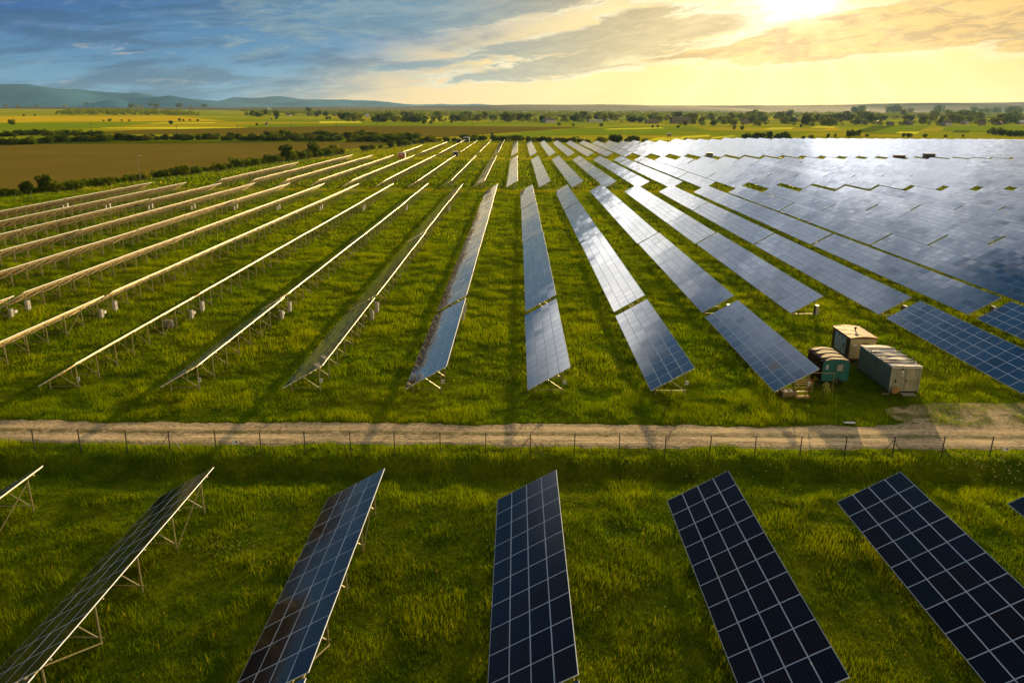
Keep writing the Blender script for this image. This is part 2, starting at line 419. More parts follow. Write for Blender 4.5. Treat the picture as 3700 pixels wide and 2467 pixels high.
def mat_hill(name, a, b):
    m, nt, out = mat(name)
    g = nt.nodes.new('ShaderNodeNewGeometry'); P = S(nt, g.outputs['Position'])
    n = noise(nt, P, .004, 6, .6)
    principled(nt, out, mixc(nt, n.smooth(.35, .65), a, b), .95, 0, .05)
mat_hill('hazy_mountain_forest', (.020, .170, .300), (.034, .205, .340))  # distance haze painted into the forest colour as blue
mat_hill('ridge_forest', (.055, .052, .022), (.090, .075, .032))

def mat_stained(name, base, stain, s0=.45, s1=.62, scale=1.3, rough=.6, metal=0.0, stretch=1.0):
    m, nt, out = mat(name)
    x, y, z = sepxyz(nt, objco(nt))
    n = noise(nt, combine(nt, x, y, z * stretch), scale, 6, .65, .5)
    n2 = noise(nt, combine(nt, x * 6, y * 6, z * .8), 1, 4, .6)
    c = mixc(nt, n.smooth(s0, s1), base, stain)
    c = mixc(nt, n2.smooth(.5, .75) * .35, c, tuple(k * .55 for k in base))
    p = principled(nt, out, c, rough, metal, .08)
    bump(nt, p, n, .3, .04)
mat_stained('teal_paint', (.030, .150, .135), (.055, .035, .018), .56, .66, 1.6)
mat_stained('rusty_side', (.11, .055, .025), (.035, .025, .02), .45, .65, 1.2)
mat_stained('rusty_arch', (.150, .075, .024), (.050, .028, .012), .44, .58, 1.3)
mat_stained('cream_paint', (.50, .40, .22), (.33, .19, .08), .60, .74, .9)
mat_stained('cream_roof', (.62, .43, .24), (.26, .13, .05), .53, .62, .8)
mat_stained('brown_paint', (.20, .095, .040), (.12, .06, .03), .5, .7, 1.2)
mat_stained('container_grey', (.38, .36, .24), (.27, .25, .16), .5, .7, .7)
mat_stained('container_roof', (.66, .60, .52), (.50, .42, .34), .5, .7, 1.0)
mat_stained('door_beige', (.42, .36, .22), (.28, .26, .16), .5, .7, .9)
m, nt, out = mat('puddle_water'); principled(nt, out, (.12, .10, .07), .35, 0, .15)

# ------------------------------------------------------------------ mesh builder
class MB:
    def __init__(self): self.v, self.f, self.m = [], [], []
    def quad(self, a, b, c, d, mi=0):
        n = len(self.v); self.v += [a, b, c, d]; self.f.append((n, n + 1, n + 2, n + 3)); self.m.append(mi)
    def poly(self, pts, mi=0):
        n = len(self.v); self.v += list(pts); self.f.append(tuple(range(n, n + len(pts)))); self.m.append(mi)
    def box(self, lo, hi, mi=0, M=None):
        x0, y0, z0 = lo; x1, y1, z1 = hi
        P = [(x0, y0, z0), (x1, y0, z0), (x1, y1, z0), (x0, y1, z0), (x0, y0, z1), (x1, y0, z1), (x1, y1, z1), (x0, y1, z1)]
        if M is not None: P = [tuple(M @ Vector(p)) for p in P]
        n = len(self.v); self.v += P
        for q in ((0, 3, 2, 1), (4, 5, 6, 7), (0, 1, 5, 4), (1, 2, 6, 5), (2, 3, 7, 6), (3, 0, 4, 7)):
            self.f.append(tuple(n + i for i in q)); self.m.append(mi)
        return self
    def bar(self, a, b, w, h=None, mi=0):
        """rectangular bar from a to b"""
        a, b = Vector(a), Vector(b); h = h or w; d = (b - a); L = d.length; d.normalize()
        ref = Vector((0, 1, 0)) if abs(d.y) < .9 else Vector((0, 0, 1))
        s = d.cross(ref).normalized(); t = s.cross(d).normalized()
        M = Matrix(((s.x, t.x, d.x, a.x), (s.y, t.y, d.y, a.y), (s.z, t.z, d.z, a.z), (0, 0, 0, 1)))
        return self.box((-w / 2, -h / 2, 0), (w / 2, h / 2, L), mi, M)
    def tube(self, a, b, r0, r1=None, n=8, mi=0, cap=True):
        r1 = r0 if r1 is None else r1
        a, b = Vector(a), Vector(b); d = (b - a).normalized()
        ref = Vector((1, 0, 0)) if abs(d.x) < .9 else Vector((0, 1, 0))
        s = d.cross(ref).normalized(); t = d.cross(s)
        k = len(self.v)
        for c, r in ((a, r0), (b, r1)):
            for i in range(n):
                an = 2 * math.pi * i / n; self.v.append(tuple(c + s * (r * math.cos(an)) + t * (r * math.sin(an))))
        for i in range(n):
            j = (i + 1) % n; self.f.append((k + i, k + j, k + n + j, k + n + i)); self.m.append(mi)
        if cap:
            self.f.append(tuple(k + i for i in reversed(range(n)))); self.m.append(mi)
            self.f.append(tuple(k + n + i for i in range(n))); self.m.append(mi)
        return self
    def mesh(self, name, mats, uv=None):
        me = bpy.data.meshes.new(name); me.from_pydata([tuple(p) for p in self.v], [], self.f)
        for q in mats: me.materials.append(MAT[q])
        if len(mats) > 1: me.polygons.foreach_set('material_index', self.m)
        me.update(); return me
def obj(name, me, parent=None, loc=(0, 0, 0), rot=(0, 0, 0), **tags):
    o = bpy.data.objects.new(name, me); COL.objects.link(o)
    o.location = loc; o.rotation_euler = rot
    if parent is not None: o.parent = parent
    for k, v in tags.items(): o[k] = v
    return o
def tag(o, label, cat, group=None):
    o['label'] = label; o['category'] = cat
    if group: o['group'] = group
    return o
def empty(name, loc, rz=0.0):
    o = bpy.data.objects.new(name, None); COL.objects.link(o); o.location = loc; o.rotation_euler = (0, 0, rz); o.empty_display_size = .2
    return o

# ------------------------------------------------------------------ the ground
def grid_mesh(name, xs, ys, zfun, mats, hole=None):
    X, Y = np.meshgrid(xs, ys); Z = zfun(X, Y)
    nx, ny = len(xs), len(ys)
    me = bpy.data.meshes.new(name)
    v = np.stack([X, Y, Z], -1).reshape(-1, 3)
    i, j = np.meshgrid(np.arange(nx - 1), np.arange(ny - 1))
    a = (j * nx + i).ravel(); fcs = np.stack([a, a + 1, a + nx + 1, a + nx], -1)
    me.vertices.add(len(v)); me.vertices.foreach_set('co', v.astype(np.float32).ravel())
    me.loops.add(fcs.size); me.loops.foreach_set('vertex_index', fcs.astype(np.int32).ravel())
    me.polygons.add(len(fcs)); me.polygons.foreach_set('loop_start', (np.arange(len(fcs)) * 4).astype(np.int32))
    me.polygons.foreach_set('loop_total', np.full(len(fcs), 4, np.int32))
    for q in mats: me.materials.append(MAT[q])
    me.update(calc_edges=True); me.validate()
    return me
gx = np.concatenate([np.linspace(-13000, -800, 30), np.linspace(-700, 700, 57), np.linspace(800, 13000, 30)])
gy = np.unique(np.concatenate([[-300, -100, 0], np.linspace(10, 70, 61), np.linspace(75, 600, 60), np.linspace(620, 2600, 67), np.linspace(2700, 13500, 60), _zy[1:-1]]))
obj('ground', grid_mesh('ground', gx, gy, lambda X, Y: zf(Y), ['turf']), kind='structure')

def sheet(name, quad, material, lift=.05, n=24, px=True):
    """field laid on the terrain; quad = four corners (photo pixels, or metres)"""
    c = [np.array(ground(*p)) if px else np.array(p, float) for p in quad]
    s = np.linspace(0, 1, n)
    A, B = np.meshgrid(s, s)
    P = (c[0][None, None] * ((1 - A) * (1 - B))[..., None] + c[1][None, None] * (A * (1 - B))[..., None]
         + c[2][None, None] * (A * B)[..., None] + c[3][None, None] * ((1 - A) * B)[..., None])
    jit = RNG.normal(0, 1, P.shape[:2]) * 0
    mb = MB()
    mb.v = [(p[0], p[1], float(zf(p[1])) + lift) for p in P.reshape(-1, 2)]
    for j in range(n - 1):
        for i in range(n - 1):
            a = j * n + i; mb.f.append((a, a + 1, a + n + 1, a + n)); mb.m.append(0)
    return obj(name, mb.mesh(name, [material]), kind='structure')
sheet('ploughed_field', [(-250, 722), (1215, 552), (1405, 514), (-250, 526)], 'ploughed_soil', .06, 40)
sheet('ploughed_field', [(180, 483), (1180, 491), (1233, 455), (540, 469)], 'ploughed_soil_green', .07, 30)
sheet('ploughed_field', [(1180, 491), (1600, 497), (2130, 459), (1233, 455)], 'ploughed_soil_green', .07, 30)
F_ = [('meadow_gold', [(-150, 443), (820, 438), (640, 420), (-150, 421)]),
      ('meadow_lime', [(320, 463), (650, 467), (900, 462), (700, 459)]),
      ('meadow_lime', [(300, 449), (780, 446), (775, 443), (310, 446)]),
      ('meadow_green', [(-150, 470), (330, 466), (560, 445), (-150, 446)]),
      ('meadow_lime', [(1160, 446), (1310, 445), (1300, 438), (1150, 439)]),
      ('meadow_lime', [(1440, 437), (1700, 438), (1690, 432), (1440, 431)]),
      ('meadow_green', [(1640, 497), (2420, 486), (2480, 462), (2000, 474)]),
      ('meadow_green', [(2130, 478), (2560, 470), (2480, 455), (2200, 461)]),
      ('meadow_lime', [(2180, 470), (2400, 465), (2390, 461), (2200, 466)]),
      ('meadow_lime', [(2330, 510), (2470, 509), (2480, 497), (2370, 499)]),
      ('meadow_lime', [(2462, 502), (2570, 494), (2560, 488), (2462, 494)]),
      ('meadow_lime', [(2570, 503), (2660, 494), (2650, 491), (2575, 497)]),
      ('meadow_lime', [(2750, 469), (2860, 468), (2870, 461), (2790, 462)]),
      ('meadow_gold', [(2960, 474), (3015, 473), (3040, 464), (2990, 465)]),
      ('meadow_lime', [(2925, 463), (3010, 464), (3030, 457), (2950, 457)]),
      ('meadow_green', [(3130, 486), (3300, 484), (3370, 452), (3200, 452)]),
      ('meadow_lime', [(3235, 483), (3310, 486), (3330, 477), (3250, 477)]),
      ('meadow_deep', [(3060, 482), (3150, 478), (3240, 455), (3160, 455)]),
      ('meadow_green', [(3400, 475), (3800, 482), (3800, 456), (3420, 456)]),
      ('meadow_deep', [(3440, 480), (3500, 481), (3505, 472), (3450, 471)])]
for k, (mt, q) in enumerate(F_):
    sheet('ploughed_strip' if mt == 'meadow_deep' else 'meadow', q, mt, .09 + .012 * k, 16)

# gravel road with uneven edges, and the worn patch beside the wagons
def vnoise(x, seed=0):
    x = np.asarray(x, float); i = np.floor(x).astype(int); f = x - i; f = f * f * (3 - 2 * f)
    h = lambda k: ((np.sin((k + seed * 57) * 12.9898) * 43758.5453) % 1.0)
    return h(i) * (1 - f) + h(i + 1) * f
xs = np.arange(-75, 75.01, .35)
lo = 47.75 + (vnoise(xs * .35, 1) - .5) * .7 + (vnoise(xs * 1.9, 2) - .5) * .35
hi = 51.75 + (vnoise(xs * .3, 3) - .5) * .6 + (vnoise(xs * 2.1, 4) - .5) * .4
bulge = np.exp(-((xs - 37.5) / 6.5) ** 2) * 3.6
hi0 = hi.copy()
hi = hi + bulge * (0.8 + .4 * vnoise(xs * .8, 9))
mb = MB(); K = 10
for i, x in enumerate(xs):
    for k in range(K + 1):
        yy = lo[i] + (hi[i] - lo[i]) * k / K
        t = k / K
        mb.v.append((x, yy, .03 + .05 * math.sin(math.pi * t) - (.05 if k in (0, K) else 0)))
for i in range(len(xs) - 1):
    for k in range(K):
        a = i * (K + 1) + k; mb.f.append((a, a + K + 1, a + K + 2, a + 1)); mb.m.append(0)
obj('gravel_road', mb.mesh('gravel_road', ['gravel']), kind='structure')
def blob_sheet(name, cx, cy, rx, ry, material, lift, seed, n=40, **kw):
    mb = MB(); mb.v.append((cx, cy, lift))
    for i in range(n):
        a = 2 * math.pi * i / n
        rr = .75 + .5 * float(vnoise(np.array([abs(i - n / 2) * 8.0 / n * 1.6]), seed)[0])
        mb.v.append((cx + rx * rr * math.cos(a), cy + ry * rr * math.sin(a), lift))
    for i in range(n): mb.f.append((0, 1 + i, 1 + (i + 1) % n)); mb.m.append(0)
    return obj(name, mb.mesh(name, [material]), **kw)
blob_sheet('dirt_patch', 39.5, 54.0, 9.5, 2.6, 'dirt', .032, 3, n=90, kind='structure')
pu = ground(3072, 1531)
blob_sheet('puddle', pu[0], pu[1], .5, .2, 'puddle_water', .115, 6, kind='structure')

# ------------------------------------------------------------------ mountains and the long ridge
def range_strip(name, prof, Y, depth, material, rough=8.0, seed=1):
    """prof: (x, y) of the crest in the 2352-wide picture; built at its distance and true height"""
    px = np.array([p[0] for p in prof], float) * 3700 / 2352; py = np.array([p[1] for p in prof], float) * 3700 / 2352
    U = np.arange(px[0], px[-1], 8.0); V = np.interp(U, px, py)
    pts = []
    for u, v in zip(U, V):
        d = ray(u, v); t = Y / d[1]; pts.append((d[0] * t, d[2] * t + CZ))
    X = np.array([p[0] for p in pts]); Zc = np.array([p[1] for p in pts])
    rr = np.random.default_rng(seed)
    nz = sum((vnoise(X / s, seed + k) - .5) * a for k, (s, a) in enumerate(((420, rough), (150, rough * .5), (60, rough * .25))))
    Zc = Zc + nz
    ts = np.array([-1, -.8, -.6, -.42, -.27, -.14, -.06, 0, .06, .2, .5, 1])
    mb = MB(); nx = len(X)
    for t in ts:
        base = float(zf(Y + t * depth)) - 3
        h = (1 - abs(t) ** .8)
        spur = (vnoise(X / 330 + t * 1.7, seed + 9) - .5) * .5 * (abs(t) * (1 - abs(t)) * 4) 
        Zr = base + (Zc - base) * np.clip(h + spur, 0, 1)
        wob = (vnoise(X / 500, seed + 4) - .5) * depth * .3 * (1 - abs(t))
        for x, z, w in zip(X, Zr, wob): mb.v.append((x, Y + t * depth + w, z))
    for j in range(len(ts) - 1):
        for i in range(nx - 1):
            a = j * nx + i; mb.f.append((a, a + 1, a + nx + 1, a + nx)); mb.m.append(0)
    me = mb.mesh(name, [material])
    for p in me.polygons: p.use_smooth = True
    return obj(name, me, kind='structure')
range_strip('mountains', [(-160, 206), (0, 195), (60, 194), (140, 203), (190, 204), (240, 212), (320, 215), (380, 224), (450, 230), (520, 237), (600, 244), (680, 250)], 10500, 1400, 'hazy_mountain_forest', 22, 1)
range_strip('mountains', [(470, 238), (530, 223), (580, 226), (640, 222), (700, 229), (780, 229), (860, 233), (950, 240), (1050, 239), (1100, 238), (1180, 243), (1260, 249)], 12300, 800, 'hazy_mountain_forest', 16, 2)
range_strip('mountains', [(150, 250), (240, 233), (300, 225), (400, 220), (440, 227), (520, 234), (600, 241), (640, 237), (700, 235), (740, 239), (800, 244), (900, 246), (980, 250)], 8200, 900, 'hazy_mountain_forest', 14, 3)
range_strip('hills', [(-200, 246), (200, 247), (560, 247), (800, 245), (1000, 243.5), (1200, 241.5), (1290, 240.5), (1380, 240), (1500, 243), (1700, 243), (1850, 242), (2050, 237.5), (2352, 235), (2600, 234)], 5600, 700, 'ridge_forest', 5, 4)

# ------------------------------------------------------------------ solar tables
TILT, WID, MP, HLOW, ROWS = 0.5271, 3.992, 1.67, 0.65, 10.05
MX = WID / 4
CT, ST = math.cos(TILT), math.sin(TILT)
def sl(s, y, off=0.0):     # slope coordinates to table coordinates (off along the panel normal)
    return (s * CT - off * ST, y, HLOW + s * ST + off * CT)
def uv_quads(me, uvs):
    l = me.uv_layers.new(name='UVMap'); l.data.foreach_set('uv', np.array(uvs, np.float32).ravel())
# one module: frame with a glass face; local x = up the slope, y = along the row, z = normal
def module_mesh(glass='solar_glass'):
    mb = MB(); a, b, t, fr = MX - .008, 1.658, .04, .023
    mb.box((0, 0, -t), (a, b, -.003), 0)
    mb.quad((0, 0, 0), (a, 0, 0), (a - fr, fr, 0), (fr, fr, 0), 0); mb.quad((a, 0, 0), (a, b, 0), (a - fr, b - fr, 0), (a - fr, fr, 0), 0)
    mb.quad((a, b, 0), (0, b, 0), (fr, b - fr, 0), (a - fr, b - fr, 0), 0); mb.quad((0, b, 0), (0, 0, 0), (fr, fr, 0), (fr, b - fr, 0), 0)
    for p, q in (((0, 0), (a, 0)), ((a, 0), (a, b)), ((a, b), (0, b)), ((0, b), (0, 0))):
        mb.quad((*p, -.003), (*q, -.003), (*q, 0), (*p, 0), 0)
    mb.quad((fr, fr, -.0015), (a - fr, fr, -.0015), (a - fr, b - fr, -.0015), (fr, b - fr, -.0015), 1)
    mb.quad((.03, .03, -t - .002), (.03, b - .03, -t - .002), (a - .03, b - .03, -t - .002), (a - .03, .03, -t - .002), 2)
    me = mb.mesh('solar_module', ['aluminium', glass, 'backsheet'])
    uvs = []
    for p in me.polygons:
        for vi in p.vertices:
            c = me.vertices[vi].co; uvs.append((min(max((c.x - fr) / (a - 2 * fr), .001), .999), min(max((c.y - fr) / (b - 2 * fr), .001), .999)))
    uv_quads(me, uvs); return me
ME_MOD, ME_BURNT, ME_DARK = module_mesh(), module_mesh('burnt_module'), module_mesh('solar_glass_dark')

def panel_sheet(n, seed, cols=4):
    """a whole table's glazing as one mesh: frame slab, glass panes a few mm proud with slight unevenness"""
    r = np.random.default_rng(seed); mb = MB(); uvs = []
    L = n * MP - .02
    bow = lambda y: .018 * math.sin(y * .21 + seed) + .010 * math.sin(y * .53 + seed * 2)
    segs = max(1, n // 4); ys = np.linspace(0, L, segs + 1)
    for k in range(segs):
        z0, z1 = bow(ys[k]), bow(ys[k + 1]); w = WID - .012; t = .042
        a = [(0, ys[k], z0), (w, ys[k], z0), (w, ys[k + 1], z1), (0, ys[k + 1], z1)]
        b = [(p[0], p[1], p[2] - t) for p in a]
        mb.quad(*a, 0); mb.quad(b[3], b[2], b[1], b[0], 2)
        mb.quad(b[1], b[2], a[2], a[1], 0); mb.quad(b[3], b[0], a[0], a[3], 0)
        if k == 0: mb.quad(b[0], b[1], a[1], a[0], 0)
        if k == segs - 1: mb.quad(b[2], b[3], a[3], a[2], 0)
    uvs += [(0.5, 0.5)] * (len(mb.f) * 4)
    for j in range(n):
        for i in range(cols):
            x0, x1 = i * MX + .018, (i + 1) * MX - .027; y0, y1 = j * MP + .018, (j + 1) * MP - .032
            q = r.normal(0, .0026, 2); m0 = .012
            za = [float(np.interp(yy, ys, [bow(v) for v in ys])) for yy in (y0, y1)]
            sx, sy = q[0], q[1]
            mb.quad((x0, y0, za[0] + m0 - sx - sy), (x1, y0, za[0] + m0 + sx - sy), (x1, y1, za[1] + m0 + sx + sy), (x0, y1, za[1] + m0 - sx + sy), 1)
            uvs += [(i + .002, j + .002), (i + .998, j + .002), (i + .998, j + .998), (i + .002, j + .998)]
    me = mb.mesh('panel_surface', ['aluminium', 'solar_glass', 'backsheet']); uv_quads(me, uvs); return me
_ps = {}
def panel_me(n, v):
    k = (n, v)
    if k not in _ps: _ps[k] = panel_sheet(n, 100 * v + n)
    return _ps[k]
PURL = [MX * i + d for i in range(4) for d in (.24, .76)]
def purlin_bar(mb, s, y0, y1):
    d = -.045
    P = lambda ss, o, y: sl(ss, y, o)
    lo, hi = s - .025, s + .025
    q0 = [P(lo, d - .05, y0), P(hi, d - .05, y0), P(hi, d, y0), P(lo, d, y0)]
    q1 = [P(lo, d - .05, y1), P(hi, d - .05, y1), P(hi, d, y1), P(lo, d, y1)]
    mb.quad(*q0); mb.quad(*reversed(q1))
    for a in range(4):
        b = (a + 1) % 4; mb.quad(q0[b], q0[a], q1[a], q1[b])
XF, XR = .55, 2.92
def zat(x): return HLOW + x * ST / CT - .13 / CT
def trestle_parts():
    rf = MB().bar(sl(.25, 0, -.165), sl(3.8, 0, -.165), .05, .09)
    fp = MB().bar((XF, 0, -.3), (XF, 0, zat(XF) - .04), .07, .07)
    rp = MB().bar((XR, 0, -.3), (XR, 0, zat(XR) - .04), .075, .08)
    su = MB().bar((XR - .03, -.06, .42), (1.55, -.06, zat(1.55) - .03), .05, .05)
    tb = MB().bar((XF, .07, .36), (XR + .12, .07, .36), .045, .045)
    return rf, fp, rp, su, tb
_tp = trestle_parts()
ME_TR = dict(zip(('rafter', 'front_post', 'rear_post', 'strut', 'tie_bar'), [b.mesh(n, ['galvanised_steel']) for b, n in zip(_tp, ('trestle', 'front_post', 'rear_post', 'strut', 'tie_bar'))]))
def joined_trestle():
    mb = MB()
    for b in _tp:
        k = len(mb.v); mb.v += b.v; mb.f += [tuple(i + k for i in f) for f in b.f]; mb.m += b.m
    return mb
ME_TRJ = joined_trestle().mesh('trestle', ['galvanised_steel'])
_pu = {}
def purlin_me(n, s):
    k = (n, round(s, 3))
    if k not in _pu:
        mb = MB(); purlin_bar(mb, s, -.13, n * MP + .11); _pu[k] = mb.mesh('purlin', ['sunlit_rail_steel'])
    return _pu[k]
def trestle_ys(n):
    L = n * MP; k = max(2, round(L / 3.05)); a = .8
    return [a + i * (L - 2 * a) / (k - 1) for i in range(k)]
_sf = {}
def support_me(n):
    if n not in _sf:
        mb = MB(); j = joined_trestle()
        for y in trestle_ys(n):
            k = len(mb.v); mb.v += [(p[0], p[1] + y, p[2]) for p in j.v]; mb.f += [tuple(i + k for i in f) for f in j.f]; mb.m += j.m
        for s in PURL: purlin_bar(mb, s, -.13, n * MP + .11)
        mb.m = [0] * (len(mb.f) - 48) + [1] * 48
        _sf[n] = mb.mesh('support_frame', ['galvanised_steel', 'sunlit_rail_steel'])
    return _sf[n]
_ru = {}
def purlinset_me(n):
    if n not in _ru:
        mb = MB()
        for s in PURL: purlin_bar(mb, s, -.13, n * MP + .11)
        _ru[n] = mb.mesh('purlins', ['sunlit_rail_steel'])
    return _ru[n]
ME_PLATE = MB().box((XR + .045, -.16, .95), (XR + .27, -.135, 1.27), 0).box((XR + .09, -.164, 1.03), (XR + .22, -.16, 1.12), 1).box((XR + .10, -.164, 1.15), (XR + .21, -.16, 1.19), 1).mesh('number_plate', ['sign_white', 'sign_ink'])

def table(x, y, n, z0, level, label, group, seed, plate=False, burnt=None, braces=(), b_near=False):
    jit = 0 if b_near else 1
    e = empty('solar_table', (x + rnd.gauss(0, .04) * jit, y, z0 + rnd.gauss(0, .03) * jit)); e.rotation_euler = (rnd.gauss(0, .0009), rnd.gauss(0, .006 if jit else .002), rnd.gauss(0, .0006)); tag(e, label, 'solar table', group)
    if level == 3:
        for j in range(n):
            for i in range(4):
                p = sl(i * MX, j * MP)
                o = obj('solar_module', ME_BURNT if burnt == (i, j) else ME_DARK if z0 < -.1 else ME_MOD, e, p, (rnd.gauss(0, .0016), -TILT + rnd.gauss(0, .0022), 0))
                if burnt == (i, j): o['label'] = 'blackened module with dull dark glass'
        for s in PURL: obj('purlin', purlin_me(n, s), e)
    else:
        obj('panel_surface', panel_me(n, seed % 3), e, (0, 0, HLOW), (0, -TILT, 0))
    if level == 1:
        obj('support_frame', support_me(n), e)
    elif level >= 2:
        if level == 2: obj('purlins', purlinset_me(n), e)
        for k, ty in enumerate(trestle_ys(n)):
            if level == 3:
                t = obj('trestle', ME_TR['rafter'], e, (0, ty, 0))
                for nm in ('front_post', 'rear_post', 'strut', 'tie_bar'): obj(nm, ME_TR[nm], t)
            else: obj('trestle', ME_TRJ, e, (0, ty, 0))
        ty = trestle_ys(n)
        for a, b in braces:
            mb = MB().bar((XR + .07, ty[a], .15), (XR + .07, ty[b], zat(XR) - .1), .05, .05)
            obj('diagonal_brace', mb.mesh('diagonal_brace', ['galvanised_steel']), e)
    if plate: obj('number_plate', ME_PLATE, e, (0, trestle_ys(n)[0], 0))
    return e

NUM = ['zero', 'one', 'two', 'three', 'four', 'five', 'six', 'seven', 'eight', 'nine', 'ten', 'eleven', 'twelve', 'thirteen', 'fourteen', 'fifteen', 'sixteen', 'seventeen', 'eighteen', 'nineteen', 'twenty']
def side(n):
    if n == 0: return 'in the central row'
    a = abs(n); w = NUM[a] if a <= 20 else 'twenty-' + NUM[a - 20] if a < 30 else 'thirty' if a == 30 else 'thirty-' + NUM[a - 30] if a < 40 else str(a)
    return f"{w} row{'s' if a > 1 else ''} {'right' if n > 0 else 'left'} of the central row"

def corners(x, y, n, z0):
    L = n * MP
    return np.array([(x, y, z0 + HLOW), (x + WID * CT, y, z0 + HLOW + WID * ST), (x + WID * CT, y + L, z0 + HLOW + WID * ST), (x, y + L, z0 + HLOW)])
def seen(x, y, n, z0, m=25):
    """does the table reach into the frame, and how big is it there"""
    c = corners(x, y, n, z0); t = np.linspace(0, 1, 9)[:, None]
    pts = np.concatenate([c[0] + (c[3] - c[0]) * t, c[1] + (c[2] - c[1]) * t])
    pts = np.concatenate([pts, pts * [1, 1, 0] + [0, 0, z0]])
    q = project(pts); ok = (q[:, 2] > 1) & (q[:, 0] > -m) & (q[:, 0] < 3700 + m) & (q[:, 1] > -m) & (q[:, 1] < 2467 + m)
    if not ok.any(): return 0
    qq = q[ok]; return (np.ptp(qq[:, 0]) + 3) * (np.ptp(qq[:, 1]) + 3)

cand = []      # (area, x, y, n, z0, block, row, index-in-row)
# block A: below the fence
for r in range(-4, 5):
    x = -1.06 + ROWS * r
    y1 = 39.68
    for k in range(2):
        y0 = y1 - 10 * MP; z0 = -.33
        a = seen(x, y0, 10, z0)
        if a: cand.append((a * 50, x, y0, 10, z0, 'A', r, k))
        y1 = y0 - .28
# block B: beyond the road
B_END = []
for r in range(-12, 17):
    x = .942 + ROWS * r; y = 57.24
    for k, (n, gap) in enumerate(((14, 1.75), (28, .6), (28, .6), (26, 0))):
        if not (k == 0 and r == 3):
            a = seen(x, y, n, 0.0)
            if a and not (r == -12): cand.append((a * (3 if k == 0 else 1), x, y, n, 0.0, 'B', r, k))
        y += n * MP + gap
# block C
for r in range(-9, 32):
    x = -3.4 + ROWS * r; y = 232.0
    segs = ((23, .6), (47, .6), (15, 0)) if r > -9 else ((23, .6), (27, .6))
    for k, (n, gap) in enumerate(segs):
        a = seen(x, y, n, 0.0)
        if a: cand.append((a, x, y, n, 0.0, 'C', r, k))
        y += n * MP + gap
# block D and the last rows behind it
for r in range(-6, 46):
    x = -3.4 + ROWS * r; y = 406.0
    if r == -6: segs = [(50, 0)]
    elif r == -5: segs = [(25, .6), (62, 0)]
    else: segs = [(25, .6), (35, .6), (35, 2.0)]
    if r >= -4: segs += [(14 if r < 9 else 22, 1.5)]
    if r > 12: segs += [(22, 1.5)]
    if r > 17: segs += [(20, 1.5)]
    for k, (n, gap) in enumerate(segs):
        z0 = float(zf(y + n * MP * .5))
        a = seen(x, y, n, z0)
        if a: cand.append((a, x, y, n, z0, 'D', r, k))
        y += n * MP + gap
cand.sort(key=lambda c: -c[0])
THINGS, REST = cand[:300], cand[300:]
ORD = ['first', 'second', 'third', 'fourth', 'fifth', 'sixth']
LOOK = {'A': 'dark foreground table', 'B': 'table', 'C': 'table', 'D': 'small table'}
for a, x, y, n, z0, b, r, k in THINGS:
    rr = r if b in 'AB' else r + 0
    if b == 'A':
        lab = f"dark navy solar table below the fence, {side(r)}" if k == 0 else f"solar table cut by the lower picture edge, {side(r)}"
        level, grp = 3, 'solar tables below the fence'
    elif b == 'B':
        tone = 'blue' if r >= 0 else 'golden'
        if k == 0 and r == 2: lab = 'blue solar table with one blackened module, beside the green wagon'
        elif k == 0: lab = f"{tone} solar table nearest the gravel road, {side(r)}"
        else: lab = f"{tone} solar table, {ORD[k]} from the gravel road, {side(r)}"
        level = (3 if -9 <= r <= 7 else 2) if k == 0 else (2 if r < 0 else 1)
        grp = 'solar tables beyond the gravel road'
    elif b == 'C':
        tone = 'pale' if r >= 0 else 'golden'
        lab = f"{tone} solar table, {ORD[k]} past the near grass lane, {side(r)}"
        level, grp = 1, 'solar tables between the two grass lanes'
    else:
        tone = 'pale' if r >= 0 else 'golden'
        lab = f"{tone} solar table, {ORD[k]} past far lane, {side(r)}"
        level, grp = 1, 'solar tables past the second grass lane'
    table(x, y, n, z0, level, lab, grp, int(x * 3 + y) % 7, b_near=(b == 'A' or k == 0), plate=(b == 'B' and k == 0), burnt=(1, 2) if (b == 'B' and k == 0 and r == 2) else None,
          braces=((1, 0), (3, 4)) if b == 'A' else ((5, 6),) if (b == 'B' and k == 0 and level == 3) else ())
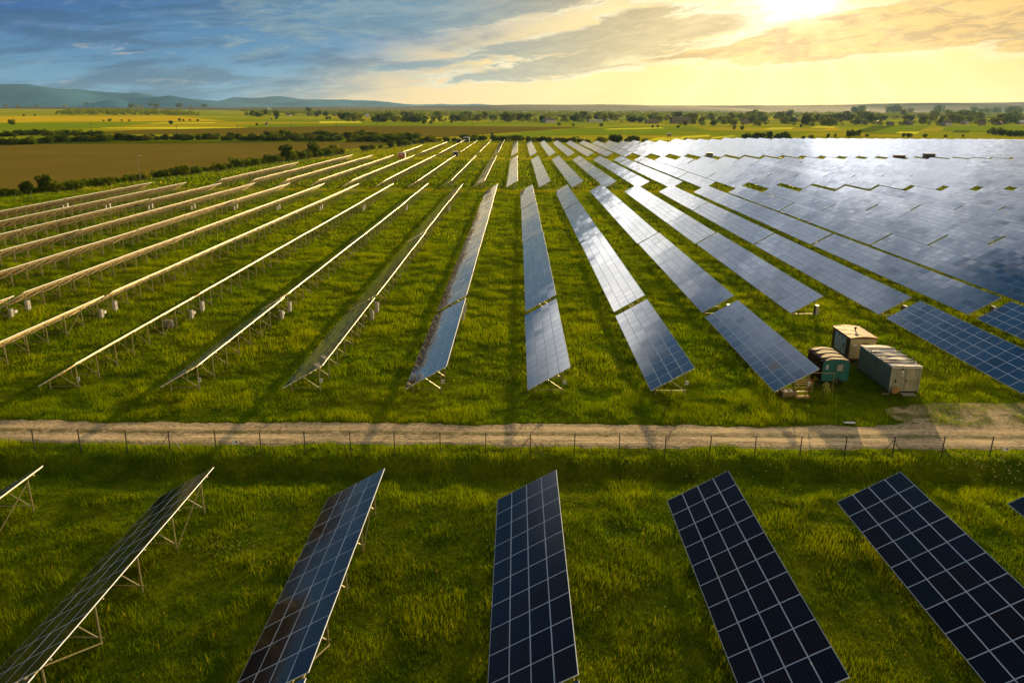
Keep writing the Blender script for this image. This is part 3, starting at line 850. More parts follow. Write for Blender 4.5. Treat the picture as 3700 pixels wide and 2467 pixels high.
def rest_tables():
    V, Fc, M, U = [], [], [], []; off = 0
    R = np.array([[CT, 0, -ST], [0, 1, 0], [ST, 0, CT]])
    for t, (a, x, y, n, z0, b, r, k) in enumerate(REST):
        me = panel_me(n, t % 3)
        v = np.empty(len(me.vertices) * 3, np.float32); me.vertices.foreach_get('co', v); v = v.reshape(-1, 3) @ R.T + [x, y, z0 + HLOW]
        li = np.empty(len(me.loops), np.int32); me.loops.foreach_get('vertex_index', li)
        mi = np.empty(len(me.polygons), np.int32); me.polygons.foreach_get('material_index', mi)
        uv = np.empty(len(me.loops) * 2, np.float32); me.uv_layers[0].data.foreach_get('uv', uv); uv = uv.reshape(-1, 2) + [t * 8, 0]
        V.append(v); Fc.append(li + off); M.append(mi); U.append(uv); off += len(v)
    if not V: return
    V = np.concatenate(V); Fc = np.concatenate(Fc); M = np.concatenate(M); U = np.concatenate(U)
    me = bpy.data.meshes.new('far_solar_tables')
    me.vertices.add(len(V)); me.vertices.foreach_set('co', V.astype(np.float32).ravel())
    me.loops.add(len(Fc)); me.loops.foreach_set('vertex_index', Fc)
    me.polygons.add(len(Fc) // 4); me.polygons.foreach_set('loop_start', (np.arange(len(Fc) // 4) * 4).astype(np.int32)); me.polygons.foreach_set('loop_total', np.full(len(Fc) // 4, 4, np.int32))
    for q in ('aluminium', 'solar_glass', 'backsheet'): me.materials.append(MAT[q])
    me.polygons.foreach_set('material_index', M)
    l = me.uv_layers.new(name='UVMap'); l.data.foreach_set('uv', U.astype(np.float32).ravel())
    me.update(calc_edges=True)
    o = obj('far_solar_tables', me, kind='stuff'); tag(o, 'sea of tiny pale solar tables at the far right edge of the plant', 'solar tables')
rest_tables()

# ------------------------------------------------------------------ inverter cabinets hanging at the table gaps
def cabinet_mesh(big):
    w, d, h = (.62, .30, 1.0) if big else (.52, .26, .85)
    mb = MB().box((-d / 2, -w / 2, 0), (d / 2, w / 2, h), 0)
    mb.box((d / 2, -w / 2 + .04, .05), (d / 2 + .025, w / 2 - .04, h - .05), 0)
    mb.box((-d / 2 - .02, -w / 2 - .02, h), (d / 2 + .03, w / 2 + .02, h + .03), 1)
    mb.box((-d / 2 + .05, -w / 2 + .1, -.12), (d / 2 - .05, w / 2 - .1, 0), 1)
    mb.box((d / 2 + .026, -.03, .4), (d / 2 + .045, .03, .55), 1)
    return mb.mesh('inverter_cabinet', ['cabinet_grey', 'grey_paint'])
simple('cabinet_grey', (.44, .42, .36), .5, 0, .2, 3)
CB, CS = cabinet_mesh(True), cabinet_mesh(False)
ME_JB = MB().box((-.1, -.2, 0), (.1, .2, .28), 0).box((-.12, -.22, .28), (.12, .22, .30), 0).mesh('junction_box', ['white_paint'])
for gi, (gy0, gy1, lab) in enumerate(((80.62, 82.37, 'first'), (176.55, 177.1, 'third'))):
    for r in range(-11 if gi else -8, 0 if gi else 6):
        if gi == 0 and -0.5 < r < 1.5: continue
        x = .942 + ROWS * r + XR
        q = project([[x, gy1, .8]])[0]
        if not (-20 < q[0] < 3720): continue
        o = obj('inverter_cabinet', CB, None, (x + .25, gy1 + .62, .45)); tag(o, f"white cabinet beyond {lab} table gap, {side(r)}", 'cabinet', 'inverter cabinets at the table gaps')
        if r < 0:
            o = obj('inverter_cabinet', CS, None, (x + .25, gy0 - .62, .35)); tag(o, f"smaller cabinet before {lab} table gap, {side(r)}", 'cabinet', 'inverter cabinets at the table gaps')
            if gi == 0:
                o = obj('junction_box', ME_JB, None, (x + .15, gy0 + .25, .55)); tag(o, f"small white junction box between cabinets, {side(r)}", 'junction box', 'junction boxes at the table gaps')
mb = MB().box((-.45, -.22, 0), (.45, .22, .78), 0).box((-.48, -.25, .78), (.48, .25, .81), 0).box((-.42, -.235, .06), (-.01, -.22, .74), 0).box((.01, -.235, .06), (.42, -.22, .74), 0)
p = ground(611, 1183)
tag(obj('storage_cabinet', mb.mesh('storage_cabinet', ['concrete']), None, (p[0], p[1], 0)), 'low two-door cabinet standing in the grass under a tilted table at left', 'cabinet')

# ------------------------------------------------------------------ wire fence along the road
def fence():
    e = empty('wire_fence', (0, 46.3, -.02)); tag(e, 'thin dark post-and-wire fence between the gravel road and the foreground tables', 'fence')
    ME_P = MB().bar((0, 0, -.4), (0, 0, 1.66), .055, .055).box((-.035, -.035, 1.66), (.035, .035, 1.69)).mesh('fence_post', ['dark_metal'])
    ME_B = MB().bar((0, 0, 0), (-1.25, 0, 0), .0001).mesh('x', ['dark_metal'])
    bl = MB().tube((0, 0, 1.4), (-.95, 0, 0), .022, n=6).mesh('fence_brace', ['dark_metal'])
    br = MB().tube((0, 0, 1.4), (.95, 0, 0), .022, n=6).mesh('fence_brace', ['dark_metal'])
    px = [75, 181, 290, 390, 495, 600, 702, 806, 908, 1012, 1116, 1217, 1318, 1420, 1523, 1626, 1727, 1829, 1931, 2037, 2148, 2256]
    fx = [ground(p * 3700 / 2352, 1641)[0] for p in px]
    fx = [fx[0] - 6.0, fx[0] - 3.0] + fx + [fx[-1] + 3.0, fx[-1] + 6.0]
    for i, x in enumerate(fx):
        obj('fence_post', ME_P, e, (x, (.06 * math.sin(i * 2.3)), 0), (rnd.gauss(0, .012), rnd.gauss(0, .012), 0))
        if i in (5, 13, 21):
            obj('fence_brace', bl, e, (x, 0, 0)); obj('fence_brace', br, e, (x, 0, 0))
    for z in (.35, .75, 1.15, 1.55):
        mb = MB()
        for a, b in zip(fx[:-1], fx[1:]): mb.tube((a, 0.03, z), (b, 0.03, z), .007, n=4, cap=False)
        obj('fence_wire', mb.mesh('fence_wire', ['dark_metal']), e)
    ME_S = MB().box((-.20, -.02, -.13), (.20, 0, .13), 0).box((.02, -.024, -.04), (.14, -.02, .10), 1).mesh('notice_plate', ['sign_white', 'sign_ink'])
    for u, v, lab in ((850, 1597, 'small white notice plate hung on the fence at left'), (3634, 1622, 'small white notice plate hung on the fence at right')):
        d = ray(u, v); t = 46.28 / d[1]
        tag(obj('notice_plate', ME_S, None, (d[0] * t, 46.27, CZ + d[2] * t)), lab, 'notice')
fence()
# thin mesh fence across the lane between the first two blocks and along the hedge
def lane_fence(name, pts, label, step, h=1.5):
    e = empty(name, (0, 0, 0)); tag(e, label, 'fence')
    me = MB().bar((0, 0, -.3), (0, 0, h), .07, .07).mesh('fence_post', ['dark_metal'])
    P = [np.array(p, float) for p in pts]; allp = []
    for a, b in zip(P[:-1], P[1:]):
        n = max(1, int(np.linalg.norm(b - a) / step))
        for k in range(n): allp.append(a + (b - a) * k / n)
    allp.append(P[-1])
    step_n = max(1, math.ceil(len(allp) / 98))
    for p in allp[::step_n]: obj('fence_post', me, e, (p[0], p[1], 0))
    for z in (.5, h - .1):
        mb = MB()
        for a, b in zip(allp[:-1], allp[1:]): mb.tube((a[0], a[1], z), (b[0], b[1], z), .012, n=4, cap=False)
        obj('fence_wire', mb.mesh('fence_wire', ['dark_metal']), e)
lane_fence('lane_fence', [(-112, 227), (150, 227)], 'low wire fence along the first grass lane between the table blocks', 5.0)
lane_fence('hedge_fence', [ground(0, 735), ground(560, 664), ground(1000, 598), ground(1233, 563), ground(1530, 523), ground(1640, 512)], 'long wire fence running beside the hedge at the left field', 4.5, 1.7)

# ------------------------------------------------------------------ the site wagons and the container
def container():
    x0, y0, w, L, h = 31.25, 58.95, 2.4, 5.9, 2.28
    e = empty('site_container', (x0 + w / 2, y0 + L / 2, 0)); tag(e, 'long grey ribbed metal container with pale strapped roof and beige door', 'container')
    O = Vector((-w / 2, -L / 2, 0)); mb = MB()
    X0, Y0, X1, Y1 = -w / 2, -L / 2, w / 2, L / 2
    mb.box((X0, Y0, .12), (X1, Y1, h - .06), 0)
    n = 22
    for i in range(n):      # vertical ribs on the long sides
        yy = Y0 + .12 + (L - .24) * i / (n - 1)
        mb.box((X0 - .03, yy - .06, .16), (X0 + .001, yy + .06, h - .12), 0); mb.box((X1 - .001, yy - .06, .16), (X1 + .03, yy + .06, h - .12), 0)
    for i in range(13):
        xx = X0 + .1 + (w - .2) * i / 12
        if .02 < xx < .84: continue
        mb.box((xx - .035, Y0 - .028, .16), (xx + .035, Y0 + .001, h - .1), 0)
    for cx in (X0, X1):
        for cy in (Y0, Y1): mb.box((cx - .05, cy - .05, .02), (cx + .05, cy + .05, h - .05), 0)
    mb.box((X0 - .02, Y0 - .04, .02), (X1 + .02, Y1 + .04, .12), 1)
    obj('body', mb.mesh('body', ['container_grey', 'dark_metal']), e)
    # roof: slightly wavy sheet
    mb = MB(); nx, ny = 7, 25
    zs = lambda i, j: h + .035 * math.sin(j * .9 + i * .35) + .03 * math.sin(i * 1.3 + j * .37) + .05 * math.sin(math.pi * i / (nx - 1))
    for j in range(ny):
        for i in range(nx): mb.v.append((X0 - .07 + (w + .14) * i / (nx - 1), Y0 - .08 + (L + .16) * j / (ny - 1), zs(i, j)))
    for j in range(ny - 1):
        for i in range(nx - 1):
            a = j * nx + i; mb.f.append((a, a + 1, a + nx + 1, a + nx)); mb.m.append(0)
    mb.box((X0 - .08, Y0 - .09, h - .10), (X1 + .08, Y0 - .05, h + .0)); mb.box((X0 - .08, Y1 + .05, h - .10), (X1 + .08, Y1 + .09, h + .0))
    mb.box((X0 - .08, Y0 - .05, h - .10), (X0 - .05, Y1 + .05, h + .0)); mb.box((X1 + .05, Y0 - .05, h - .10), (X1 + .08, Y1 + .05, h + .0))
    obj('roof_sheet', mb.mesh('roof_sheet', ['container_roof']), e)
    for t in (.16, .27, .46, .64, .83):
        yy = Y0 + L * t
        mb = MB()
        for i in range(8):
            a, b = X0 - .1 + (w + .2) * i / 8, X0 - .1 + (w + .2) * (i + 1) / 8
            mb.box((a, yy - .045, h + .04), (b, yy + .045, h + .13 + .02 * math.sin(i)), 0)
        obj('roof_strap', mb.mesh('roof_strap', ['dark_metal']), e)
    for t in (.3, .62):
        obj('roof_bracket', MB().bar((X0 - .1, Y0 + L * t, h - .1), (X0 - .14, Y0 + L * t, h + .3), .05).mesh('roof_bracket', ['grey_paint']), e)
        obj('roof_bracket', MB().bar((X1 + .1, Y0 + L * t, h - .1), (X1 + .12, Y0 + L * t, h + .3), .05).mesh('roof_bracket', ['grey_paint']), e)
    d = obj('door', MB().box((.05, Y0 - .05, .16), (.82, Y0, h - .16), 0).box((.02, Y0 - .03, .14), (.05, Y0, h - .12), 1).box((.82, Y0 - .03, .14), (.85, Y0, h - .12), 1).mesh('door', ['door_beige', 'grey_paint']), e)
    obj('handle', MB().bar((.10, Y0 - .09, 1.0), (.10, Y0 - .09, 1.2), .03).mesh('handle', ['dark_metal']), d)
    obj('notice_plate', MB().box((-.42, Y0 - .045, 1.45), (-.22, Y0 - .03, 1.95), 0).box((-.38, Y0 - .05, 1.5), (-.26, Y0 - .045, 1.62), 1).box((-.38, Y0 - .05, 1.68), (-.26, Y0 - .045, 1.76), 1).mesh('notice_plate', ['sign_white', 'red_plastic']), e)
    obj('lamp', MB().box((-.36, Y0 - .12, 2.02), (-.24, Y0 - .03, 2.12)).mesh('lamp', ['dark_metal']), e)
    obj('socket_box', MB().box((-.85, Y0 - .09, .95), (-.73, Y0 - .03, 1.12)).mesh('socket_box', ['dark_metal']), e)
container()
def cream_wagon():
    x0, y0, w, L, h = 31.1, 66.75, 2.42, 3.9, 2.42
    e = empty('site_cabin', (x0 + w / 2, y0 + L / 2, 0)); tag(e, 'boxy cream and brown site cabin with stained roof and dark chimney vent', 'cabin')
    X0, Y0, X1, Y1 = -w / 2, -L / 2, w / 2, L / 2
    mb = MB().box((X0, Y0, .38), (X1, Y1, h), 0)
    mb.box((X0 + .1, Y0 + .1, .0), (X1 - .1, Y1 - .1, .38), 1)
    mb.box((X0 - .015, Y0 - .02, .34), (X1 + .015, Y0, .44), 2)
    mb.box((X0 - .02, Y0 - .0, .38), (X0, Y1, h - .02), 2)
    obj('body', mb.mesh('body', ['cream_paint', 'dark_metal', 'brown_paint']), e)
    mb = MB()
    ny, nx = 10, 9
    zz = lambda i, j: h + .02 + .15 * (1 - abs(i / (nx - 1) * 2 - 1) ** 1.6) + .015 * math.sin(j * 2 + i)
    for j in range(ny):
        for i in range(nx): mb.v.append((X0 - .1 + (w + .2) * i / (nx - 1), Y0 - .12 + (L + .24) * j / (ny - 1), zz(i, j)))
    for j in range(ny - 1):
        for i in range(nx - 1):
            a = j * nx + i; mb.f.append((a, a + 1, a + nx + 1, a + nx)); mb.m.append(0)
    k = len(mb.v)
    for j, yy in ((0, Y0 - .12), (ny - 1, Y1 + .12)):
        top = [(X0 - .1 + (w + .2) * i / (nx - 1), yy, zz(i, j) - .002) for i in range(nx)]
        mb.poly([(X0 - .1, yy, h - .05)] + top + [(X1 + .1, yy, h - .05)], 1)
    mb.quad((X0 - .1, Y0 - .12, h - .05), (X0 - .1, Y1 + .12, h - .05), (X0 - .1, Y1 + .12, h + .03), (X0 - .1, Y0 - .12, h + .03), 1)
    mb.quad((X1 + .1, Y0 - .12, h - .05), (X1 + .1, Y1 + .12, h - .05), (X1 + .1, Y1 + .12, h + .03), (X1 + .1, Y0 - .12, h + .03), 1)
    obj('roof', mb.mesh('roof', ['cream_roof', 'brown_paint']), e)
    c = obj('chimney', MB().tube((.1, .2, h + .1), (.1, .2, h + .36), .07, n=10).mesh('chimney', ['dark_metal']), e)
    obj('chimney_cap', MB().tube((.1, .2, h + .36), (.1, .2, h + .40), .17, .19, n=12).tube((.1, .2, h + .40), (.1, .2, h + .48), .16, .04, n=12).mesh('chimney_cap', ['dark_metal']), c)
    sd = obj('side_door', MB().box((X0 - .05, -1.15, .55), (X0 - .02, 1.35, h - .22), 0).mesh('side_door', ['white_paint']), e)
    for yy, zz2, hh in ((-.9, 1.1, .5), (.35, 2.02, .1), (-.6, 1.95, .12), (-.35, .75, .12), (1.0, .72, .14)):
        obj('vent', MB().box((X0 - .065, yy, zz2), (X0 - .05, yy + .35, zz2 + hh)).mesh('vent', ['grey_paint']), sd)
    obj('front_panel', MB().box((X0 + .05, Y0 - .03, .52), (.18, Y0, h - .1), 0).mesh('front_panel', ['cream_paint']), e)
    obj('front_panel', MB().box((.23, Y0 - .03, .52), (X1 - .05, Y0, h - .1), 0).mesh('front_panel', ['cream_paint']), e)
    obj('name_plate', MB().box((X0 + .25, Y0 - .045, 1.62), (X0 + .62, Y0 - .03, 1.80)).mesh('name_plate', ['sign_white']), e)
    mb = MB()
    for i, (a, b) in enumerate(((0, .09), (.13, .19), (.23, .33), (.38, .43), (.47, .58))):
        mb.box((-.12 + a, Y0 - .036, 1.86), (-.12 + b, Y0 - .03, 1.98 - .03 * (i % 2)))
    obj('worn_lettering', mb.mesh('worn_lettering', ['sign_ink']), e)
cream_wagon()
def green_wagon():
    x0, y0, w, L = 26.2, 60.6, 2.25, 3.35; zb, ze, zt = .42, 1.98, 2.36
    e = empty('site_wagon', (x0 + w / 2, y0 + L / 2, 0)); tag(e, 'small rusty teal wagon with arched brown roof and louvred vent', 'wagon')
    X0, Y0, X1, Y1 = -w / 2, -L / 2, w / 2, L / 2
    N = 14
    arc = [(-math.cos(math.pi * i / N) * w / 2, ze + (zt - ze) * math.sin(math.pi * i / N) ** .8) for i in range(N + 1)]
    mb = MB()
    for yy, rev in ((Y0, False), (Y1, True)):
        pts = [(X0, yy, zb), (X1, yy, zb)] + [(a, yy, z) for a, z in reversed(arc)]
        mb.poly(pts if not rev else pts[::-1], 0)
    mb.quad((X0, Y1, zb), (X0, Y0, zb), (X0, Y0, ze), (X0, Y1, ze), 1); mb.quad((X1, Y0, zb), (X1, Y1, zb), (X1, Y1, ze), (X1, Y0, ze), 0)
    mb.quad((X0, Y0, zb), (X0, Y1, zb), (X1, Y1, zb), (X1, Y0, zb), 1)
    for i in range(6):
        yy = Y0 + .05 + (L - .1) * i / 5; mb.box((X0 - .03, yy - .04, zb), (X0, yy + .04, ze - .02), 1)
    for xx in (X0 + .02, -.15, .45, X1 - .02): mb.box((xx - .03, Y0 - .03, zb + .03), (xx + .03, Y0, ze), 0)
    mb.box((X0 - .04, Y0 - .04, zb - .06), (X1 + .04, Y1 + .04, zb), 2)
    obj('body', mb.mesh('body', ['teal_paint', 'rusty_side', 'dark_metal']), e)
    mb = MB(); ny = 12
    for j in range(ny + 1):
        yy = Y0 - .1 + (L + .2) * j / ny
        for i, (a, z) in enumerate(arc):
            k = 1.05; mb.v.append((a * k, yy, ze + (z - ze) * 1.0 + .035 + .012 * math.sin(j * 1.7 + i)))
    m1 = N + 1
    for j in range(ny):
        for i in range(N):
            a = j * m1 + i; mb.f.append((a, a + 1, a + m1 + 1, a + m1)); mb.m.append(0)
    for yy in (Y0 - .1, Y1 + .1):
        for i in range(N):
            (a, z), (b, z2) = arc[i], arc[i + 1]
            mb.quad((a * 1.05, yy, z - .03), (b * 1.05, yy, z2 - .03), (b * 1.05, yy, z2 + .036), (a * 1.05, yy, z + .036), 0)
    rf = obj('roof', mb.mesh('roof', ['rusty_arch']), e)
    for t in (.18, .5, .82):
        yy = Y0 + L * t; mb = MB()
        for i in range(N):
            (a, z), (b, z2) = arc[i], arc[i + 1]
            mb.bar((a * 1.05, yy, z + .05), (b * 1.05, yy, z2 + .05), .05, .03)
        obj('roof_seam', mb.mesh('roof_seam', ['rusty_side']), rf)
    lv = obj('louvre', MB().box((.05, Y0 - .035, 1.28), (.62, Y0, 1.92)).mesh('louvre', ['rusty_side']), e)
    for i in range(6):
        obj('slat', MB().box((.09, Y0 - .06, 1.34 + i * .095), (.58, Y0 - .035, 1.375 + i * .095)).mesh('slat', ['white_paint']), lv)
    obj('notice_plate', MB().box((-.85, Y0 - .03, 1.45), (-.66, Y0 - .0, 1.82), 0).box((-.82, Y0 - .034, 1.5), (-.69, Y0 - .03, 1.6), 1).box((-.82, Y0 - .034, 1.66), (-.69, Y0 - .03, 1.74), 1).mesh('notice_plate', ['sign_white', 'red_plastic']), e)
    for sx in (-1, 1):
        for sy in (-1, 1):
            xx, yy = sx * (w / 2 - .3), sy * (L / 2 - .6)
            obj('wheel', MB().tube((xx - .08, yy, .27), (xx + .08, yy, .27), .27, n=16).mesh('wheel', ['dark_metal']), e)
    obj('drawbar', MB().bar((-.3, Y0, .34), (0, Y0 - .9, .3), .06).bar((.3, Y0, .34), (0, Y0 - .9, .3), .06).mesh('drawbar', ['dark_metal']), e)
green_wagon()
# leftovers round the end of the table beside the wagon
def clutter():
    def at(x, y, s=.5): return x, y
    # open wooden crate
    e = empty('open_crate', (22.45, 58.0, 0), .12); tag(e, 'weathered open wooden crate under the table end, holding crumpled sheet', 'crate')
    mb = MB(); w, d, h = 1.25, .85, .5
    for z in (0.03, .19, .35):
        mb.box((-w / 2, -d / 2, z), (w / 2, -d / 2 + .03, z + .145)); mb.box((-w / 2, d / 2 - .03, z), (w / 2, d / 2, z + .145))
        mb.box((-w / 2, -d / 2 + .03, z), (-w / 2 + .03, d / 2 - .03, z + .145)); mb.box((w / 2 - .03, -d / 2 + .03, z), (w / 2, d / 2 - .03, z + .145))
    mb.box((-w / 2 + .03, -d / 2 + .03, .03), (w / 2 - .03, d / 2 - .03, .06))
    for sx in (-1, 1):
        for sy in (-1, 1): mb.box((sx * (w / 2 - .06) - .03, sy * (d / 2 - .06) - .03, 0), (sx * (w / 2 - .06) + .03, sy * (d / 2 - .06) + .03, .54))
    obj('crate_body', mb.mesh('crate_body', ['wood']), e)
    mb = MB(); n = 9
    for j in range(n):
        for i in range(n): mb.v.append((-.5 + i / (n - 1) * .95, -.33 + j / (n - 1) * .66, .44 + .09 * math.sin(i * 1.9 + j) * math.cos(j * 1.3 + i * .5)))
    for j in range(n - 1):
        for i in range(n - 1):
            a = j * n + i; mb.f.append((a, a + 1, a + n + 1, a + n)); mb.m.append(0)
    tag(obj('plastic_sheet', mb.mesh('plastic_sheet', ['white_paint']), None, (22.45, 58.0, 0), (0, 0, .12)), 'crumpled pale plastic sheet lying in the open crate', 'sheet')
    mb = MB().box((-.65, -.2, 0), (.65, .2, .16), 0).box((-.66, -.21, .16), (.66, .21, .19), 0)
    tag(obj('plank_box', mb.mesh('plank_box', ['orange_plank']), None, (23.45, 57.55, 0), (0, 0, .05)), 'flat orange wooden box in the grass in front of the crate', 'box')
    e = empty('barrier_rack', (23.95, 58.6, 0)); tag(e, 'slatted wooden rack with red tags standing under the table end', 'rack')
    for sx in (-.75, .75): obj('upright', MB().bar((sx, 0, 0), (sx, 0, 1.3), .05).mesh('upright', ['wood']), e)
    for z in (.22, .55, .82, 1.02, 1.2): obj('rail', MB().box((-.8, -.05, z - .03), (.8, -.025, z + .03)).mesh('rail', ['orange_plank']), e)
    for sx, z in ((-.55, .2), (.45, .2), (.68, 1.15)):
        mb = MB(); mb.poly([(sx - .13, -.06, z + .12), (sx + .13, -.06, z + .12), (sx, -.06, z - .2)]); mb.poly([(sx - .13, -.052, z + .12), (sx, -.052, z - .2), (sx + .13, -.052, z + .12)])
        obj('red_tag', mb.mesh('red_tag', ['red_plastic']), e)
    # spool end leaning on the container, doorstep sheet
    mb = MB().tube((0, 0, 0), (0, .05, 0), .34, n=28).tube((0, -.03, 0), (0, 0, 0), .08, n=12)
    tag(obj('spool_end', mb.mesh('spool_end', ['orange_plank']), None, (31.6, 58.5, .34), (.22, 0, 0)), 'round wooden spool end leaning against the grey container', 'spool end')
    mb = MB().box((-.55, -.3, .04), (.55, .3, .09), 0).box((-.5, -.28, 0), (-.4, .28, .04), 0).box((.4, -.28, 0), (.5, .28, .04), 0)
    tag(obj('doorstep', mb.mesh('doorstep', ['concrete']), None, (32.6, 58.35, 0)), 'pale flat doorstep board on the ground before the beige door', 'doorstep')
    tag(obj('scrap_board', MB().box((-.4, -.06, 0), (.4, .06, .04)).box((-.1, -.2, .04), (.05, .3, .06)).mesh('scrap_board', ['wood']), None, (30.8, 58.5, .02), (0, 0, .25)), 'thin scrap boards on the ground left of the grey container', 'boards')
    # two stakes, sapling with yellow leaves
    for dx, lab in ((0, 'dark thin stake with yellow sapling tied to it'), (1.02, 'dark thin stake standing alone right of the yellow sapling')):
        tag(obj('stake', MB().tube((0, 0, -.2), (.03, 0, 1.5), .025, n=6).mesh('stake', ['dark_metal']), None, (25.05 + dx, 57.3, 0)), lab, 'stake')
    e = empty('sapling', (25.25, 57.3, 0)); tag(e, 'thin sapling with bright yellow leaves in front of the teal wagon', 'sapling')
    obj('trunk', MB().tube((0, 0, -.1), (.04, 0, .7), .02, .015, 6).tube((.04, 0, .7), (.02, .02, 1.4), .015, .006, 6).mesh('trunk', ['bark']), e)
    mb = MB(); rr = random.Random(5)
    for i in range(90):
        c = Vector((rr.gauss(.03, .14), rr.gauss(0, .14), rr.uniform(.55, 1.45))); a = rr.uniform(.05, .10); d = Vector((rr.gauss(0, 1), rr.gauss(0, 1), rr.gauss(0, 1))).normalized(); s = d.orthogonal().normalized()
        mb.quad(c - d * a - s * a * .5, c + d * a - s * a * .5, c + d * a + s * a * .5, c - d * a + s * a * .5)
    obj('crown', mb.mesh('crown', ['sapling_leaf']), e)
    tag(obj('ground_pole', MB().bar((0, 0, 1.55), (2.2, 0, 1.5), .06).bar((2.1, 0, -.1), (2.1, 0, 1.5), .05).bar((.05, 0, -.1), (.05, 0, 1.55), .05).mesh('ground_pole', ['wood']), None, (24.6, 59.4, 0)), 'pale wooden rail reaching from the table end to the teal wagon', 'rail')
clutter()

# ------------------------------------------------------------------ transformer kiosks
def kiosk(x, y, w, d, h, body, roof, door, label, rz=0.0):
    e = empty('transformer_kiosk', (x, y, float(zf(y))), rz); tag(e, label, 'kiosk', 'transformer kiosks on the grass lanes')
    obj('body', MB().box((-w / 2, -d / 2, 0), (w / 2, d / 2, h), 0).box((-w / 2 - .1, -d / 2 - .1, -.1), (w / 2 + .1, d / 2 + .1, .15), 1).mesh('body', [body, 'concrete']), e)
    obj('roof', MB().box((-w / 2 - .15, -d / 2 - .15, h), (w / 2 + .15, d / 2 + .15, h + .16), 0).mesh('roof', [roof]), e)
    dd = obj('door', MB().box((-w / 2 + .15, -d / 2 - .05, .2), (w / 2 - .35, -d / 2, h - .15), 0).mesh('door', [door]), e)
    obj('vent', MB().box((-.3, -d / 2 - .07, h * .55), (.25, -d / 2 - .05, h * .8), 0).mesh('vent', ['dark_metal'] if door != 'orange_door' else ['sign_white']), dd)
    obj('side_vent', MB().box((w / 2, -.3, h * .3), (w / 2 + .03, .4, h * .7), 0).mesh('side_vent', ['dark_metal']), e)
kiosk(-59.1, 393.4, 3.4, 3.0, 2.7, 'white_paint', 'white_paint', 'orange_door', 'white kiosk with a bright orange door on the grass lane')
kiosk(-33.0, 409.5, 3.0, 2.8, 2.6, 'white_paint', 'white_paint', 'dark_metal', 'white kiosk with dark front beside the lane right of the orange-door kiosk', .2)
kiosk(99.2, 398, 3.6, 3.2, 3.2, 'white_paint', 'white_paint', 'grey_paint', 'pale kiosk on the lane among the right-hand pale tables', -.25)
kiosk(198.9, 402, 5.2, 3.5, 2.2, 'rust_roof', 'rust_roof', 'dark_metal', 'low orange-roofed kiosk among the far right tables', -.2)
kiosk(211.6, 397, 5.0, 3.6, 3.4, 'grey_paint', 'white_paint', 'dark_metal', 'grey kiosk with white roof at far right lane', -.2)
kiosk(-45.5, 600, 4.0, 3.5, 3.0, 'grey_paint', 'roof_tile', 'dark_metal', 'small dark kiosk at the far left end of the tables')
kiosk(-41.0, 622, 4.5, 4.0, 3.6, 'white_paint', 'white_paint', 'dark_metal', 'white-roofed kiosk behind the far left table ends')

# ------------------------------------------------------------------ trees, bushes, hedges
def rand_unit(r, n):
    v = r.normal(size=(n, 3)); return v / np.linalg.norm(v, axis=1)[:, None]
def leaf_cloud(r, n, lobes, size):
    """n leaf-clump quads spread through the lobes; lobes: (cx, cy, cz, rx, ry, rz)"""
    vol = np.array([l[3] * l[4] * l[5] for l in lobes]); pick = r.choice(len(lobes), n, p=vol / vol.sum())
    L = np.array(lobes)[pick]
    d = rand_unit(r, n); rad = r.uniform(.35, 1.0, n) ** .45
    c = L[:, :3] + d * rad[:, None] * L[:, 3:]
    nrm = d + r.normal(0, .7, (n, 3)); nrm /= np.linalg.norm(nrm, axis=1)[:, None]
    t = np.cross(nrm, r.normal(size=(n, 3))); t /= np.linalg.norm(t, axis=1)[:, None]; b = np.cross(nrm, t)
    s = (size * r.uniform(.5, 1.2, n))[:, None]
    q = np.stack([c - t * s - b * s * .7, c + t * s * 1.1 - b * s * .5, c + t * s * .8 + b * s, c - t * s * .7 + b * s * .8], 1)
    return q
def tree_meshes(seed, kind, h=1.0):
    """unit-height plant: returns (crown mesh, trunk mesh or None)"""
    r = np.random.default_rng(seed); mt = {'bush': 'leaf_green', 'darkbush': 'leaf_dark', 'tree': 'leaf_far', 'darktree': 'leaf_dark', 'pale': 'leaf_pale', 'poplar': 'leaf_far'}[kind]
    if kind in ('bush', 'darkbush', 'pale'):
        lobes = [(r.uniform(-.38, .38), r.uniform(-.3, .3), r.uniform(.25, .6), r.uniform(.22, .4), r.uniform(.22, .36), r.uniform(.2, .36)) for _ in range(7)]
        lobes.append((0, 0, .28, .55, .42, .3)); n, s = 520, .075
    elif kind == 'poplar':
        lobes = [(r.uniform(-.05, .05), r.uniform(-.05, .05), z, .11, .11, .13) for z in np.linspace(.25, .9, 6)]; n, s = 340, .045
    else:
        lobes = [(r.uniform(-.24, .24), r.uniform(-.24, .24), r.uniform(.28, .82), r.uniform(.16, .27), r.uniform(.16, .27), r.uniform(.13, .22)) for _ in range(11)]; lobes.append((0, 0, .22, .34, .34, .24)); n, s = 700, .055
        if kind == 'darktree': lobes.append((0, 0, .45, .3, .3, .28))
    q = leaf_cloud(r, n, lobes, s); q[..., 2] = np.maximum(q[..., 2], .0)
    mb = MB(); mb.v = [tuple(p) for p in q.reshape(-1, 3)]; mb.f = [(4 * i, 4 * i + 1, 4 * i + 2, 4 * i + 3) for i in range(n)]; mb.m = [0] * n
    # trunk and limbs
    tb = MB(); top = .45 if kind in ('bush', 'darkbush', 'pale') else .6
    tb.tube((0, 0, -.03), (.01, 0, top), .03 if top > .5 else .025, .014, 6)
    for i in range(4):
        a = i * 1.6 + r.uniform(0, 1); z = top * r.uniform(.5, .95)
        tb.tube((.005, 0, z), (.2 * math.cos(a), .2 * math.sin(a), z + .18), .012, .004, 5)
    return mb, tb, mt
LIB = {}
